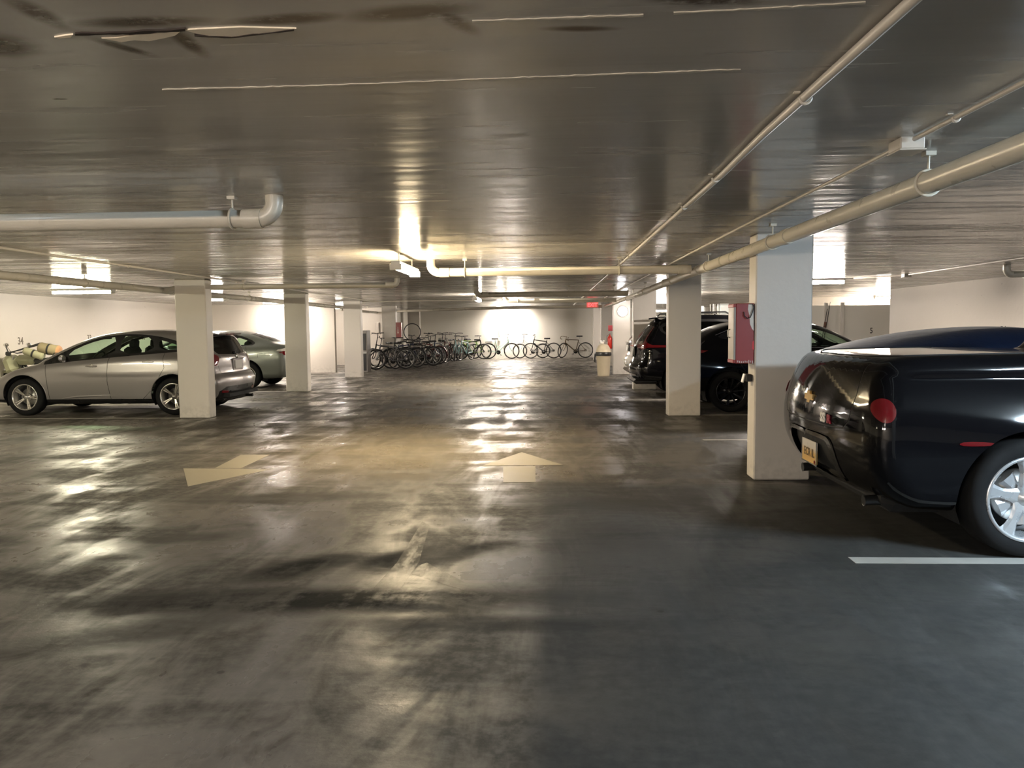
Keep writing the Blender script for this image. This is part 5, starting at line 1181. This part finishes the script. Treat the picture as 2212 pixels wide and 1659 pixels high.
def roll(loc, rz, r, L, m1, m2, label, cat, nm, tilt=0):
    root = empty(nm, loc, rz, label, cat); root.rotation_euler = (0, tilt, rz)
    MB().lathe([(.001, -L/2), (r*.8, -L/2), (r, -L/2+.03), (r*.97, -L/6), (r, 0), (r*.96, L/6), (r, L/2-.03)], axis='X', n=24).build('roll_body', m1, root)
    MB().lathe([(r, L/2-.03), (r*.85, L/2+.01), (r*.4, L/2+.012), (.001, L/2+.01)], axis='X', n=24).build('roll_end', m2, root)
    MB().lathe([(r*1.01, -.02), (r*1.03, 0), (r*1.01, .02)], axis='X', n=24).build('strap', M_DARK, root)
roll((-10.72, 16.0, 1.085), .1, .12, .42, mat('canvas', (.30, .25, .15), .8), mat('orange_end', (.45, .24, .12), .7), 'tan rolled bag with orange end on the motorcycle luggage', 'rolled bag', 'rolled_bag', .2)
roll((-11.02, 15.92, 1.00), .15, .085, .40, mat('pale_sack', (.38, .37, .25), .8), mat('pale_sack', (.38, .37, .25), .8), 'pale cream rolled sack below the orange ended roll', 'rolled sack', 'rolled_sack', .35)
dr = empty('tripod', (-11.25, 16.05, .90), .2, 'black folded tripod lying across the motorcycle seat', 'tripod')
for k in (-1, 0, 1): MB().tube([(-.35, k*.03, .12), (.25, k*.05, .30+.02*k)], .014, 8).build('leg', M_DARK, dr)
m = MB(); m.box((-.38, 0, .10), (.10, .08, .09), bev=.02); m.tube([(-.38, 0, .14), (-.42, 0, .26)], .012, 6); m.build('head', M_DARK, dr)
bk = empty('duffel_bag', (-9.96, 15.25, .86), 0, 'dark duffel bag between the motorcycle and hatchback windscreen', 'bag')
MB().box((0, 0, .0), (.50, .30, .22), bev=.09).build('bag_body', M_DARK, bk); MB().tube([(-.15, -.10, .09), (-.1, -.1, .17), (.1, -.1, .17), (.15, -.10, .09)], .01, 6).build('bag_handle', M_DARK, bk)
st_ = empty('crate_stand', (-9.96, 15.25, 0), 0, 'grey metal stand under the dark duffel bag', 'stand')
MB().box((0, 0, .73), (.5, .3, .03)).build('shelf', M_STEEL, st_)
for sx in (-1, 1):
    for sy in (-1, 1): MB().tube([(sx*.23, sy*.13, 0), (sx*.23, sy*.13, .72)], .012, 6).build('leg', M_STEEL, st_)

# ------------------------------------------------------------------ racks with wrapped goods behind the SUV, thin rods by the partition
def rack(x, y, lb):
    root = empty('storage_rack', (x, y, 0), label=lb, cat='storage rack', group='white wire racks of plastic wrapped goods')
    for sx in (-.45, .45):
        for sy in (-.2, .2): MB().tube([(sx, sy, 0), (sx, sy, 2.05)], .014, 8).build('post', M_WHITEMETAL, root)
    for z in (.3, .85, 1.35, 1.75):
        m = MB()
        for k in range(10): m.tube([(-.45, -.2+.4*k/9, z), (.45, -.2+.4*k/9, z)], .005, 4)
        for sx in (-.45, .45): m.tube([(sx, -.2, z), (sx, .2, z)], .008, 6)
        m.build('shelf', M_WHITEMETAL, root)
    for s in (-1, 1): MB().tube([(s*.45, -.2, 1.35), (0, -.2, 1.98), ], .007, 6).build('brace', M_CHROME, root)
    return root
M_FILM = mat('plastic_film', (.66, .70, .68), .10, coat=1.0)
for i, (x, y) in enumerate(((4.1, 18.9+3), (5.15, 22.0))):
    rack(x, y, ('white wire rack seen above the black SUV roof, left one', 'white wire rack seen above the black SUV roof, by the pillar')[i])
    for j, (dx, w, h, z) in enumerate(((-.25, .34, .30, 1.76), (.12, .26, .24, 1.76), (-.2, .3, .28, 1.36), (.2, .36, .24, 1.36))):
        o = MB().box((0, 0, h/2), (w, .3, h), bev=.05).build('wrapped_bundle', M_FILM, None, 'clear wrapped bundle on the %s white rack, %s shelf, %s' % (('left', 'right')[i], ('upper', 'lower')[j > 1], ('left side', 'right side')[j % 2]), 'bundle', 'plastic wrapped bundles', loc=(x+dx, y, z))
rod = empty('ski_pole', (8.05, 22.7, 0), 0, 'pair of thin dark ski poles leaning before the grey partition', 'ski poles')
MB().tube([(-.28, 0, .02), (-.05, 0, 1.45), (.08, .10, 2.10)], [.01, .012, .006], 6).build('pole', M_DARK, rod); MB().tube([(-.34, -.03, .02), (-.12, -.02, 1.40), (-.02, .05, 1.90)], [.01, .012, .008], 6).build('pole', M_DARK, rod)
MB().tube([(-.11, 0, 1.36), (-.08, 0, 1.52)], .035, 10).build('wrap', mat('brown_wrap', (.12, .05, .03), .7), rod)
